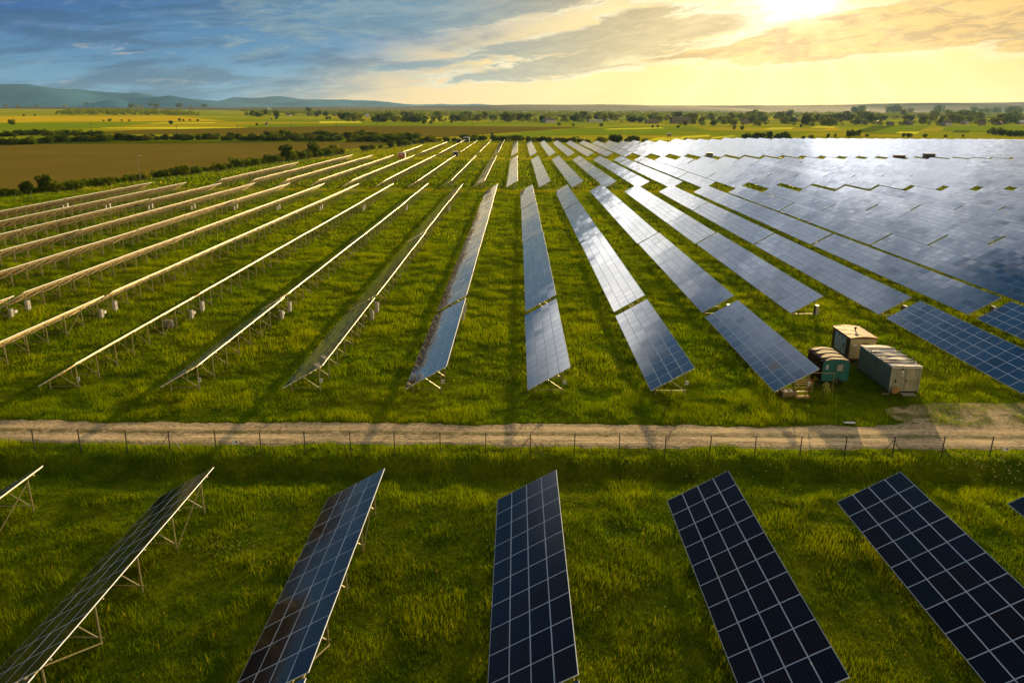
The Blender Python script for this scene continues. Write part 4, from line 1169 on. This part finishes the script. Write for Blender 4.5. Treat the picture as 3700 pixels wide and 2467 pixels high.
def lib(kind, v):
    k = (kind, v)
    if k not in LIB:
        mb, tb, mt = tree_meshes(hash(kind) % 1 + v * 13 + len(kind) * 101 + ord(kind[0]), kind)
        crown = mb.mesh('crown', [mt]); trunk = tb.mesh('trunk', ['bark'])
        jb = MB(); jb.v = mb.v + tb.v; jb.f = mb.f + [tuple(i + len(mb.v) for i in f) for f in tb.f]; jb.m = [0] * len(mb.f) + [1] * len(tb.f)
        LIB[k] = (crown, trunk, jb.mesh(kind, [mt, 'bark']))
    return LIB[k]
NAMES = {'bush': 'bush', 'darkbush': 'bush', 'pale': 'bush', 'tree': 'leafy_tree', 'darktree': 'leafy_tree', 'poplar': 'poplar_tree'}
def plant(u, v, hpx, kind, label, group=None, wide=1.0, parts=False, vv=None):
    x, y = ground(u, v)
    h = hpx / F * (y * math.cos(PITCH) + CZ * math.sin(PITCH))
    h *= 1.2 if NAMES[kind] == 'bush' else 1.0
    z = float(zf(y)); var = rnd.randrange(6) if vv is None else vv
    crown, trunk, joined = lib(kind, var); rz = rnd.uniform(0, 6.28); sw = h * wide * rnd.uniform(.9, 1.15)
    cat = 'bush' if 'bush' in NAMES[kind] else 'tree'
    if parts:
        e = empty(NAMES[kind], (x, y, z), rz); e.scale = (sw, sw, h); tag(e, label, cat, group)
        obj('crown', crown, e); obj('trunk', trunk, e); return e
    o = obj(NAMES[kind], joined, None, (x, y, z), (0, 0, rz)); o.scale = (sw, sw, h); tag(o, label, cat, group); return o
def z1(x, y): return x / 1.9075, 250 + y / 1.9075
def z2(x, y): return 1233 + x / 1.9075, 250 + y / 1.9075
def z3(x, y): return 2466 + x / 1.906, 250 + y / 1.906
# hedge along the left field, next to the fence
H1 = [(20, 880, 30), (60, 876, 36), (115, 868, 28), (178, 862, 62), (250, 852, 26), (312, 850, 86), (372, 842, 40), (415, 838, 42), (470, 832, 32), (520, 828, 40), (560, 818, 26), (595, 812, 36), (640, 806, 32), (690, 803, 34), (745, 797, 36), (805, 782, 30), (850, 776, 24), (900, 770, 28), (990, 762, 32), (1090, 745, 30), (1140, 742, 36), (1200, 734, 38), (1270, 728, 46), (1310, 724, 30), (1365, 720, 32), (1420, 705, 22), (1470, 700, 22), (1525, 696, 34), (1575, 690, 26), (1640, 676, 48), (1690, 670, 34), (1742, 664, 36), (1800, 656, 28), (1870, 648, 40), (1920, 640, 34), (1970, 636, 80), (2010, 630, 50), (2062, 622, 40), (2120, 614, 44), (2165, 610, 76), (2200, 606, 46), (2255, 598, 40), (2292, 592, 50), (2335, 588, 36)]
for i, (x, y, h) in enumerate(H1):
    big = h > 55
    kind = 'darktree' if big and i % 2 else ('darkbush' if big else ('pale' if i % 4 == 2 else 'bush'))
    lab = f"{'big dark round' if big else 'low green'} bush in the hedge row beside the left ploughed field"
    if big: lab = {178: 'dark upright bush left of the biggest bush in the left field hedge', 312: 'biggest dark round bush at the left end of the field hedge', 1970: 'broad dark tree at the hedge middle, beside the ploughed field', 2165: 'tall dark tree of the hedge near the ploughed field corner'}.get(x, lab)
    e = plant(*z1(x, y), h / 1.9075 * 1.5, kind, lab, None if big else 'low bushes of the left field hedge', 1.0 if h > 40 else 1.35, parts=big)
for x, y, h, k in [(165, 566, 40, 'darkbush'), (215, 556, 36, 'bush'), (270, 545, 24, 'bush'), (340, 545, 52, 'darktree'), (400, 535, 54, 'darktree'), (432, 530, 50, 'bush'), (470, 524, 34, 'bush'), (510, 518, 36, 'bush'), (555, 515, 34, 'darkbush')]:
    plant(*z2(x, y), h / 1.9075, k, 'dark bush at the inner corner of the hedge by the table ends', 'hedge bushes by the far left tables', 1.1)
# the middle hedge between the two ploughed fields
for row, (pts, nn, hh) in enumerate([([z1(0, 525), z1(160, 520), z1(500, 500), z1(1000, 490), z1(1500, 488), z1(2352, 497), z2(300, 500), z2(660, 505)], 92, (26, 52)),
                                     ([z1(0, 470), z1(200, 455), z1(480, 462), z1(700, 470)], 24, (24, 44)),
                                     ([z1(1850, 478), z1(2200, 480), z2(200, 478), z2(560, 486)], 26, (34, 58)),
                                     ([z2(660, 500), z2(1000, 492), z2(1350, 500), z2(1800, 508)], 22, (20, 40))]):
    P = np.array(pts); seg = np.r_[0, np.cumsum(np.linalg.norm(np.diff(P, axis=0), axis=1))]
    for k in range(nn):
        t = seg[-1] * (k + rnd.uniform(-.3, .9)) / nn
        u, v = np.interp(t, seg, P[:, 0]), np.interp(t, seg, P[:, 1]); h = rnd.uniform(*hh) / 1.9075
        kd = rnd.choice(['bush', 'darkbush', 'darkbush', 'bush', 'pale', 'bush', 'darktree'])
        names = ['green bush in the long hedge between the two ploughed fields', 'bush of the short hedge in the green fields at far left', 'taller bush of the thick hedge part in the middle', 'scattered bush on the meadow edge just behind the last tables']
        plant(u, v + rnd.uniform(-2, 2), h, kd, names[row], ['bushes of the long middle hedge', 'bushes of the short left hedge', 'tall bushes of the middle hedge', 'bushes behind the last tables'][row], 1.7 if h < 22 else 1.25)
# single bushes out in the meadows
for x, y, h, f in [(85, 384, 34, z1), (757, 360, 20, z1), (840, 360, 14, z1), (890, 360, 12, z1), (1180, 380, 24, z1), (1240, 358, 18, z1), (1265, 358, 14, z1), (1310, 358, 12, z1), (1365, 360, 14, z1), (715, 360, 10, z1), (165, 324, 12, z1), (240, 324, 14, z1), (1905, 345, 18, z1), (1870, 348, 10, z1), (2252, 346, 18, z1), (2275, 346, 20, z1), (1770, 388, 18, z1),
                   (225, 362, 26, z2), (265, 362, 26, z2), (300, 362, 20, z2), (425, 362, 16, z2), (455, 364, 14, z2), (570, 376, 28, z2), (620, 378, 22, z2), (760, 372, 22, z2), (1500, 388, 18, z2), (1600, 392, 16, z2), (1790, 395, 20, z2), (2145, 406, 20, z2), (2180, 404, 20, z2), (1790, 500, 36, z2), (1880, 505, 56, z2), (1905, 505, 50, z2), (1960, 505, 26, z2), (2005, 505, 48, z2), (2030, 505, 44, z2), (2080, 505, 22, z2), (2320, 405, 18, z2), (2100, 505, 24, z2), (1040, 470, 34, z2), (1600, 505, 24, z2), (1690, 505, 20, z2), (1210, 488, 26, z2),
                   (20, 500, 26, z3), (445, 490, 48, z3), (500, 490, 54, z3), (540, 490, 50, z3), (595, 492, 66, z3), (650, 490, 46, z3), (690, 490, 56, z3), (720, 490, 44, z3), (830, 484, 24, z3), (885, 482, 30, z3), (1000, 474, 30, z3), (1050, 470, 26, z3), (1150, 466, 48, z3), (1210, 462, 46, z3), (1180, 464, 36, z3), (1520, 468, 30, z3), (1560, 470, 28, z3), (1670, 470, 24, z3), (355, 418, 30, z3), (410, 418, 26, z3), (815, 402, 26, z3), (2150, 452, 48, z3), (2200, 456, 44, z3), (2250, 462, 40, z3), (2290, 464, 44, z3), (2330, 464, 40, z3), (1930, 470, 20, z3), (1810, 470, 18, z3), (2110, 445, 30, z3), (1270, 465, 22, z3)]:
    where = {z1: 'left', z2: 'middle', z3: 'right'}[f]
    plant(*f(x, y), h / 1.9075, rnd.choice(['darkbush', 'darkbush', 'bush', 'darktree']), f"lone dark {'bush' if h < 40 else 'tall bush'} standing in the open {where} meadows", f"lone {'' if h < 40 else 'tall '}bushes in the {where} meadows", 1.0)
# tree belt before the town; the far woods behind it
belt = []
for k in range(60): belt.append((rnd.uniform(0, 2352), rnd.uniform(292, 302), rnd.uniform(16, 30), z1))
for k in range(22): belt.append((rnd.uniform(560, 840), rnd.uniform(296, 300), rnd.uniform(34, 46), z1))
for k in range(26): belt.append((rnd.uniform(840, 1420), rnd.uniform(298, 306), rnd.uniform(24, 42), z1))
for k in range(22): belt.append((rnd.uniform(1700, 2352), rnd.uniform(318, 332), rnd.uniform(24, 42), z1))
for k in range(95): belt.append((rnd.uniform(0, 2352), rnd.uniform(338, 368), rnd.uniform(26, 58), z2))
for k in range(110): belt.append((rnd.uniform(-20, 2380), rnd.uniform(335, 392), rnd.uniform(26, 62), z3))
for k in range(28): belt.append((rnd.uniform(1720, 2380), rnd.uniform(330, 375), rnd.uniform(40, 66), z3))
for k in range(70): belt.append((rnd.uniform(0, 2352), rnd.uniform(352, 368), rnd.uniform(16, 28), z2))
for k in range(70): belt.append((rnd.uniform(-20, 2380), rnd.uniform(360, 394), rnd.uniform(14, 30), z3))
belt.sort(key=lambda b: -b[2])
belt_rest = belt[250:]
for i, (x, y, h, f) in enumerate(belt[:250]):
    kd = 'darktree' if (f is z1 and h > 30) else rnd.choice(['tree', 'tree', 'tree', 'darktree', 'darkbush'] + (['poplar'] if i % 5 == 0 else []))
    where = {z1: 'at the left foot of the mountains', z2: 'in the middle before the town', z3: 'among the houses at right'}[f]
    nm = {'tree': 'rounded tree', 'darktree': 'dense dark tree', 'darkbush': 'bushy tree', 'poplar': 'slim poplar'}[kd]
    plant(*f(x, y), h / 1.9075, kd, f"{nm} of the far tree belt {where}", f"{nm}s of the far belt {where}", 1.35 if kd != 'poplar' else 1.0)
def far_wood():
    mbv = []; r = np.random.default_rng(3)
    N = 5200
    U = r.uniform(-60, 3760, N); Y = r.uniform(2100, 4200, N)
    d = np.array([ray(u, 400) for u in U]); X = d[:, 0] / d[:, 1] * Y
    keep = vnoise(X / 160 + Y / 300, 5) > .38
    X, Y = X[keep], Y[keep]; n = len(X)
    hgt = r.uniform(6, 14, n); q = []
    for x, y, h in zip(X, Y, hgt):
        z = float(zf(y)); lobes = [(x + r.uniform(-4, 4), y + r.uniform(-3, 3), z + h * .55, h * .55, h * .5, h * .45), (x, y, z + h * .3, h * .6, h * .6, h * .35)]
        q.append(leaf_cloud(r, 16, lobes, 2.4))
    for x, y, h, f in belt_rest:
        u, v = f(x, y); gx_, gy_ = ground(u, v); z = float(zf(gy_)); hh = h / 1.9075 / F * gy_
        lobes = [(gx_ + r.uniform(-.3, .3) * hh, gy_ + r.uniform(-.2, .2) * hh, z + hh * r.uniform(.3, .75), hh * .38, hh * .35, hh * .28) for _ in range(6)] + [(gx_, gy_, z + hh * .22, hh * .6, hh * .5, hh * .25)]
        q.append(leaf_cloud(r, 220, lobes, hh * .075))
    q = np.concatenate(q); mb = MB(); mb.v = [tuple(p) for p in q.reshape(-1, 3)]; mb.f = [(4 * i, 4 * i + 1, 4 * i + 2, 4 * i + 3) for i in range(len(q))]; mb.m = [0] * len(q)
    o = obj('far_wood', mb.mesh('far_wood', ['leaf_far']), kind='stuff'); tag(o, 'dull green mass of far woods below the mountains', 'woods')
far_wood()

# ------------------------------------------------------------------ houses, barns, poles
def house(u, v, wpx, hpx, wall, roof, label, depth=9.0, flat=False, rz=0.0, wins=3, name='house'):
    x, y = ground(u, v); k = (y * math.cos(PITCH) + CZ * math.sin(PITCH)) / F
    w, h = wpx * k, hpx * k; hw = h * (.9 if flat else .55)
    e = empty(name, (x, y, float(zf(y)) - .1), rz); tag(e, label, 'barn' if name == 'barn' else 'house')
    D = depth / 2
    mb = MB().box((-w / 2, -D, 0), (w / 2, D, hw))
    if not flat:
        mb.poly([(-w / 2, -D, hw), (-w / 2, 0, h - .15), (-w / 2, D, hw)]); mb.poly([(w / 2, -D, hw), (w / 2, D, hw), (w / 2, 0, h - .15)])
    obj('wall', mb.mesh('wall', [wall]), e)
    mb = MB()
    if flat: mb.box((-w / 2 - .3, -D - .3, hw + .01), (w / 2 + .3, D + .3, h))
    else:
        o = .5
        for s in (-1, 1):
            a, b = (-w / 2 - o, s * (D + o), hw - .35), (w / 2 + o, s * (D + o), hw - .35); c, d = (w / 2 + o, 0, h), (-w / 2 - o, 0, h)
            lift = lambda p: (p[0], p[1], p[2] + .22)
            mb.quad(lift(a), lift(b), lift(c), lift(d)); mb.quad(a, d, c, b); mb.quad(a, b, lift(b), lift(a)); mb.quad(b, c, lift(c), lift(b)); mb.quad(d, a, lift(a), lift(d))
    rf = obj('roof', mb.mesh('roof', [roof]), e)
    if not flat and name == 'house': obj('chimney', MB().box((w * .18, -.4, h - .6), (w * .18 + .7, .4, h + .9)).mesh('chimney', ['roof_tile']), rf)
    for i in range(wins):
        xx = -w / 2 + w * (i + 1) / (wins + 1)
        obj('window', MB().box((xx - .6, -D - .05, hw * .4), (xx + .6, -D, hw * .4 + 1.3)).mesh('window', ['window_glass']), e)
HS = [(z1(1215, 304), 62, 7, 'house_wall', 'roof_pale', 'long pale-roofed barn below the mountains at left', 14, False, 0, 0, 'barn'),
      (z1(90, 280), 26, 5, 'house_wall', 'roof_tile', 'small pale house among trees at the far left edge', 9, False, 0, 2, 'house'),
      (z1(1860, 314), 24, 9, 'house_wall', 'roof_pale', 'pale-roofed house left of a row of dark-roofed houses', 9, False, .3, 2, 'house'),
      (z1(1990, 326), 26, 10, 'house_wall', 'roof_tile', 'dark-roofed house in the left village row', 9, False, .1, 2, 'house'),
      (z1(2130, 322), 24, 10, 'house_dark_wall', 'roof_tile', 'brown house at the right end of the left village row', 9, False, -.2, 2, 'house'),
      (z1(1840, 386), 16, 9, 'house_dark_wall', 'rust_roof', 'small rusty-roofed shed out in the left meadows', 5, False, 0, 1, 'house'),
      (z2(15, 334), 16, 12, 'white_paint', 'roof_pale', 'white gabled house among trees left of centre', 8, False, 1.4, 1, 'house'),
      (z2(180, 334), 18, 12, 'house_wall', 'roof_pale', 'grey-roofed house behind the centre-left trees', 9, False, .2, 2, 'house'),
      (z2(362, 338), 20, 10, 'house_wall', 'roof_pale', 'pale low house right of the grey-roofed house', 9, False, 0, 2, 'house'),
      (z2(1200, 348), 14, 10, 'white_paint', 'roof_tile', 'white-gabled house peeping from the middle belt', 8, False, 1.3, 1, 'house'),
      (z2(1430, 370), 76, 16, 'house_wall', 'roof_tile', 'long dark-roofed barn with pale gable end in the middle', 22, False, .35, 0, 'barn'),
      (z2(1750, 366), 96, 9, 'house_wall', 'roof_pale', 'long white-roofed hall right of the dark-roofed barn', 20, True, 0, 0, 'barn'),
      (z2(1830, 358), 40, 8, 'house_wall', 'roof_pale', 'second pale hall behind the long white-roofed hall', 16, True, 0, 0, 'barn'),
      (z2(2140, 375), 90, 14, 'house_dark_wall', 'roof_tile', 'low brown shed left of the big dark factory block', 18, True, 0, 0, 'barn'),
      (z2(2330, 375), 120, 22, 'house_dark_wall', 'roof_tile', 'big dark brown factory block behind the meadow', 24, True, 0, 6, 'barn'),
      (z3(430, 378), 40, 16, 'house_dark_wall', 'roof_tile', 'brown house just right of the factory block', 12, True, 0, 2, 'house'),
      (z3(770, 362), 44, 18, 'house_wall', 'roof_tile', 'large gabled house with pale end wall, right of centre', 12, False, .9, 2, 'house'),
      (z3(1385, 330), 96, 14, 'house_dark_wall', 'roof_tile', 'very long block standing above the right-hand trees', 18, True, 0, 8, 'barn'),
      (z3(1240, 378), 36, 15, 'house_wall', 'roof_tile', 'brown-roofed house left of a steep-gabled house', 10, False, .4, 2, 'house'),
      (z3(1350, 382), 30, 16, 'house_dark_wall', 'rust_roof', 'steep-gabled house with rusty roof at right', 9, False, 1.2, 2, 'house'),
      (z3(1430, 388), 34, 13, 'house_dark_wall', 'roof_tile', 'low dark house right of the rusty-roofed house', 10, False, 0, 2, 'house'),
      (z3(1560, 386), 34, 15, 'house_dark_wall', 'roof_tile', 'dark house left of the tree-lined lane at right', 10, False, .3, 2, 'house'),
      (z3(1600, 335), 34, 6, 'house_wall', 'roof_pale', 'pale distant hall above the right village', 12, True, 0, 0, 'barn'),
      (z3(1815, 392), 56, 20, 'house_wall', 'roof_tile', 'large house with balcony beside the lane at right', 12, False, .2, 3, 'house'),
      (z3(1940, 382), 34, 16, 'house_wall', 'roof_tile', 'house behind the large balcony house', 10, False, .5, 2, 'house'),
      (z3(2060, 388), 36, 15, 'house_dark_wall', 'roof_tile', 'brown house near the right edge of the village', 10, False, -.2, 2, 'house'),
      (z3(2180, 386), 30, 15, 'house_dark_wall', 'rust_roof', 'rusty-roofed house right of the brown village house', 9, False, .6, 2, 'house'),
      (z3(2330, 380), 34, 14, 'house_wall', 'roof_pale', 'pale-roofed house at the right picture edge', 10, False, 0, 2, 'house')]
for p, w, h, wl, rf, lab, dp, fl, rz, wn, nm in HS: house(p[0], p[1], w / 1.0 * .55 if w < 30 else w * .52, h, wl, rf, lab, dp, fl, rz, wn, nm)
# church tower with a spire at right
def church():
    x, y = ground(*z3(1112, 352)); z = float(zf(y)); k = (y * math.cos(PITCH)) / F
    h = 62 / 1.906 * k; e = empty('church_tower', (x, y, z)); tag(e, 'slim church spire rising above the right-hand trees', 'church')
    obj('tower', MB().box((-2, -2, 0), (2, 2, h * .62)).mesh('tower', ['house_wall']), e)
    obj('spire', MB().tube((0, 0, h * .62), (0, 0, h), 2.8, .05, 8).mesh('spire', ['roof_tile']), e)
    for s in (-1, 1): obj('window', MB().box((s * 1 - .4, -2.06, h * .4), (s * 1 + .4, -2.0, h * .52)).mesh('window', ['window_glass']), e)
church()
ME_POLE = MB().tube((0, 0, -.5), (0, 0, 9.0), .22, .15, 8).box((-1.2, -.1, 8.1), (1.2, .1, 8.35)).box((-.8, -.1, 7.3), (.8, .1, 7.5)).box((-.7, -.7, 0), (.7, .7, .35)).mesh('power_pole', ['bark'])
for f, x, y in ((z1, 632, 432), (z1, 1222, 452), (z1, 1640, 442), (z1, 2005, 432), (z1, 2320, 422), (z2, 247, 412), (z2, 492, 402), (z2, 712, 397), (z2, 905, 390)):
    gx_, gy_ = ground(*f(x, y))
    o = obj('power_pole', ME_POLE, None, (gx_, gy_, float(zf(gy_)))); tag(o, 'thin dark wooden power pole in the line across the middle ploughed field', 'power pole', 'power poles across the ploughed field')
def tower_stand():
    x, y = ground(2417, 506); e = empty('lookout_stand', (x, y, float(zf(y)))); tag(e, 'small wooden lookout cabin on legs in the yellow strip behind the tables', 'lookout')
    for sx in (-1, 1):
        for sy in (-1, 1): obj('leg', MB().bar((sx * 1.5, sy * 1.3, 0), (sx * 1.1, sy * 1.0, 3.2), .2).mesh('leg', ['bark']), e)
    obj('cabin', MB().box((-1.6, -1.3, 3.2), (1.6, 1.3, 5.4), 0).box((-.8, -1.33, 4.2), (.8, -1.3, 4.9), 1).mesh('cabin', ['house_dark_wall', 'window_glass']), e)
    obj('roof', MB().box((-1.9, -1.6, 5.4), (1.9, 1.6, 5.6)).mesh('roof', ['roof_pale']), e)
tower_stand()
def lamp_pole():
    x, y = ground(508, 652); e = empty('lamp_post', (x, y, 0)); tag(e, 'lone thin lamp post by the left field hedge', 'lamp post')
    obj('pole', MB().tube((0, 0, -.3), (0, 0, 8.0), .1, .06, 8).bar((0, 0, 7.95), (.9, 0, 8.1), .07).mesh('pole', ['concrete']), e)
    obj('lamp_head', MB().box((.8, -.15, 8.02), (1.4, .15, 8.16)).mesh('lamp_head', ['white_paint']), e)
lamp_pole()

# ------------------------------------------------------------------ grass
def vnoise2(x, y, seed=0):
    xi, yi = np.floor(x).astype(np.int64), np.floor(y).astype(np.int64); fx, fy = x - xi, y - yi
    fx = fx * fx * (3 - 2 * fx); fy = fy * fy * (3 - 2 * fy)
    def h(a, b):
        n = (a * 374761393 + b * 668265263 + seed * 144665) & 0x7fffffff
        n = ((n ^ (n >> 13)) * 1274126177) & 0x7fffffff
        return ((n ^ (n >> 16)) & 0xffff) / 65535.0
    return (h(xi, yi) * (1 - fx) + h(xi + 1, yi) * fx) * (1 - fy) + (h(xi, yi + 1) * (1 - fx) + h(xi + 1, yi + 1) * fx) * fy
def hedge_x(y): return np.interp(y, [0, 219, 270, 418, 553, 700], [-210, -146, -130, -127, -92, -88])
def grass(name, y0, y1, dens, hgt, wid, seed, label):
    r = np.random.default_rng(seed)
    half = lambda y: .70 * y * 1.0 + 8
    area = 2 * half(y1) * (y1 - y0); n = int(area * dens)
    X = r.uniform(-half(y1), half(y1), n); Y = r.uniform(y0, y1, n)
    k = (np.abs(X) < half(Y)) & (X > hedge_x(Y) + 3)
    xl = np.interp(X, xs, lo, left=47.7, right=47.7); xh = np.interp(X, xs, hi0, left=51.7, right=51.7)
    edge = np.abs(r.normal(0, .35, n)) - .12
    crown = (np.abs(Y - 49.85 + (vnoise(X * .3, 31) - .5) * .9) < .38) & (r.random(n) < .22 * (vnoise(X * .5, 33) > .4))
    k &= ~((Y > xl + edge) & (Y < xh - edge)) | crown
    inp = np.clip(.72 - (((X - 39.5) / 9.0) ** 2 + ((Y - 53.8) / 2.5) ** 2), 0, 1)
    k &= r.random(n) > inp * (.10 + 1.9 * np.clip((vnoise2(X * .8, Y * .8, 44) * .6 + vnoise2(X * 2.2, Y * 2.2, 45) * .4 - .40) * 6, 0, 1))
    for (a, b, c, d) in ((31.1, 33.8, 58.8, 65.0), (31.0, 33.6, 66.6, 70.8), (26.1, 28.6, 60.5, 64.1)):
        k &= ~((X > a) & (X < b) & (Y > c) & (Y < d))
    worn = np.exp(-(((X - 36) / 8) ** 2 + ((Y - 56) / 3.5) ** 2))
    k &= r.random(n) > worn * .2
    # tussocks: density follows noise
    c1 = vnoise2(X * .9, Y * .9, seed) * .6 + vnoise2(X * 2.3, Y * 2.3, seed + 1) * .4
    k &= r.random(n) < (.5 + .7 * c1)
    onroad = ((Y > xl) & (Y < xh))[k]; X, Y, c1, worn = X[k], Y[k], c1[k], worn[k]; n = len(X)
    big = vnoise2(X * .11, Y * .11, 77); mid = vnoise2(X * .42, Y * .42, 78)
    cl2 = vnoise2(X * .62 + 5, Y * .62, 91) * .6 + vnoise2(X * 1.5, Y * 1.5, 92) * .4; cl2 = np.clip((cl2 - .28) / .44, 0, 1)
    H = .82 * hgt * np.where(onroad, .35, 1.0) * (.42 + 1.05 * cl2) * r.uniform(.6, 1.25, n) * (.7 + .6 * mid) * (1 - .25 * worn)
    an = r.uniform(0, 2 * np.pi, n); W = wid * r.uniform(.6, 1.3, n)
    lean = r.normal(0, .22, (n, 2)) * H[:, None] + np.array([-.06, -.12]) * H[:, None]
    Z = zf(Y) - .03
    dx, dy = np.cos(an) * W / 2, np.sin(an) * W / 2
    V = np.empty((n, 3, 3), np.float32)
    V[:, 0] = np.stack([X - dx, Y - dy, Z], -1); V[:, 1] = np.stack([X + dx, Y + dy, Z], -1)
    V[:, 2] = np.stack([X + lean[:, 0], Y + lean[:, 1], Z + H], -1)
    me = bpy.data.meshes.new(name)
    me.vertices.add(n * 3); me.vertices.foreach_set('co', V.ravel())
    me.loops.add(n * 3); me.loops.foreach_set('vertex_index', np.arange(n * 3, dtype=np.int32))
    me.polygons.add(n); me.polygons.foreach_set('loop_start', (np.arange(n) * 3).astype(np.int32)); me.polygons.foreach_set('loop_total', np.full(n, 3, np.int32))
    green = np.array([.078, .185, .002]); yel = np.array([.25, .30, .002]); dark = np.array([.036, .078, .002]); straw = np.array([.34, .27, .05])
    a = np.clip(.45 * big + .30 * mid + .35 * cl2 + r.normal(0, .09, n) - .12, 0, 1)[:, None]
    C = green * (1 - a) + yel * a
    C = C * np.interp(Y, [30, 47], [.72, 1.0])[:, None]  # foreground shade painted into the blade tint, darker towards the camera
    dk = np.clip(1.5 * (vnoise2(X * .27 + 9, Y * .27, 81) - .42) + .5 * (.45 - cl2) + r.normal(0, .06, n), 0, .85)[:, None]; C = C * (1 - dk) + dark * dk
    ln = np.maximum(np.clip(1 - np.abs(Y - 226.5) / 5, 0, 1), np.clip(1 - np.abs(Y - 391) / 15, 0, 1)) * (.5 + .5 * mid); ln = np.maximum(ln, np.interp(Y, [385, 440], [0, .35]))
    H *= 1 - .45 * ln; V[:, 2, 2] = Z + H
    C = C * (1 - ln[:, None] * .8) + np.array([.40, .34, .006]) * ln[:, None] * .8
    sw = (r.random(n) < .018)[:, None]; C = np.where(sw, straw, C)
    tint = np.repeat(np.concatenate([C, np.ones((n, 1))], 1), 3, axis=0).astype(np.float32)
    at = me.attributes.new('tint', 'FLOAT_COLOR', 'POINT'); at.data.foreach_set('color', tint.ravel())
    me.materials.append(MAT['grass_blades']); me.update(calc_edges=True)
    o = obj(name, me, kind='stuff'); tag(o, label, 'grass'); return n
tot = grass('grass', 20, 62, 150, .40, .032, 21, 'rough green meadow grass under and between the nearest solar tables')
tot += grass('grass', 62, 130, 56, .44, .058, 22, 'rough meadow grass between the solar rows beyond the wagons')
tot += grass('grass', 232, 600, 1.7, .60, .40, 24, 'golden green grass round the farthest solar rows and lanes')
tot += grass('grass', 130, 232, 14, .48, .125, 23, 'yellow-green meadow grass of the far solar rows and first lane')
print('blades', tot, 'tables', len(cand), 'rest', len(REST))
def flowers():
    r = np.random.default_rng(9); mb = MB()
    for cx, cy, n, s in ((-15.5, 34.5, 60, 1.3), (31.5, 45.2, 110, 1.6), (38.5, 44.8, 90, 1.5), (2, 36, 40, 3), (-3, 60, 60, 4), (8, 64, 50, 5), (14, 44, 40, 4), (-30, 56, 30, 6), (4, 31, 30, 3), (22, 33, 30, 4)):
        for i in range(n):
            x, y = r.normal(cx, s), r.normal(cy, s * .45); z = float(zf(y)) + r.uniform(.35, .6); a = r.uniform(.025, .05)
            mb.quad((x - a, y - a, z), (x + a, y - a, z + a * .6), (x + a, y + a, z + a), (x - a, y + a, z + a * .4))
    o = obj('wildflowers', mb.mesh('wildflowers', ['flower']), kind='stuff'); tag(o, 'scattered tiny pale yellow wildflowers in the grass', 'flowers')
flowers()

# ------------------------------------------------------------------ haze
m, nt, out = mat('air')
pv = nt.nodes.new('ShaderNodeVolumePrincipled'); pv.inputs['Color'].default_value = (.42, .70, 1.0, 1); pv.inputs['Density'].default_value = 2.1e-5; pv.inputs['Anisotropy'].default_value = .4
nt.links.new(pv.outputs[0], out.inputs['Volume'])
hz = obj('haze', MB().box((-13100, -400, -1.6), (13100, 13700, 460)).mesh('haze', ['air']), kind='stuff')
tag(hz, 'pale evening haze lying over the whole plain', 'haze')
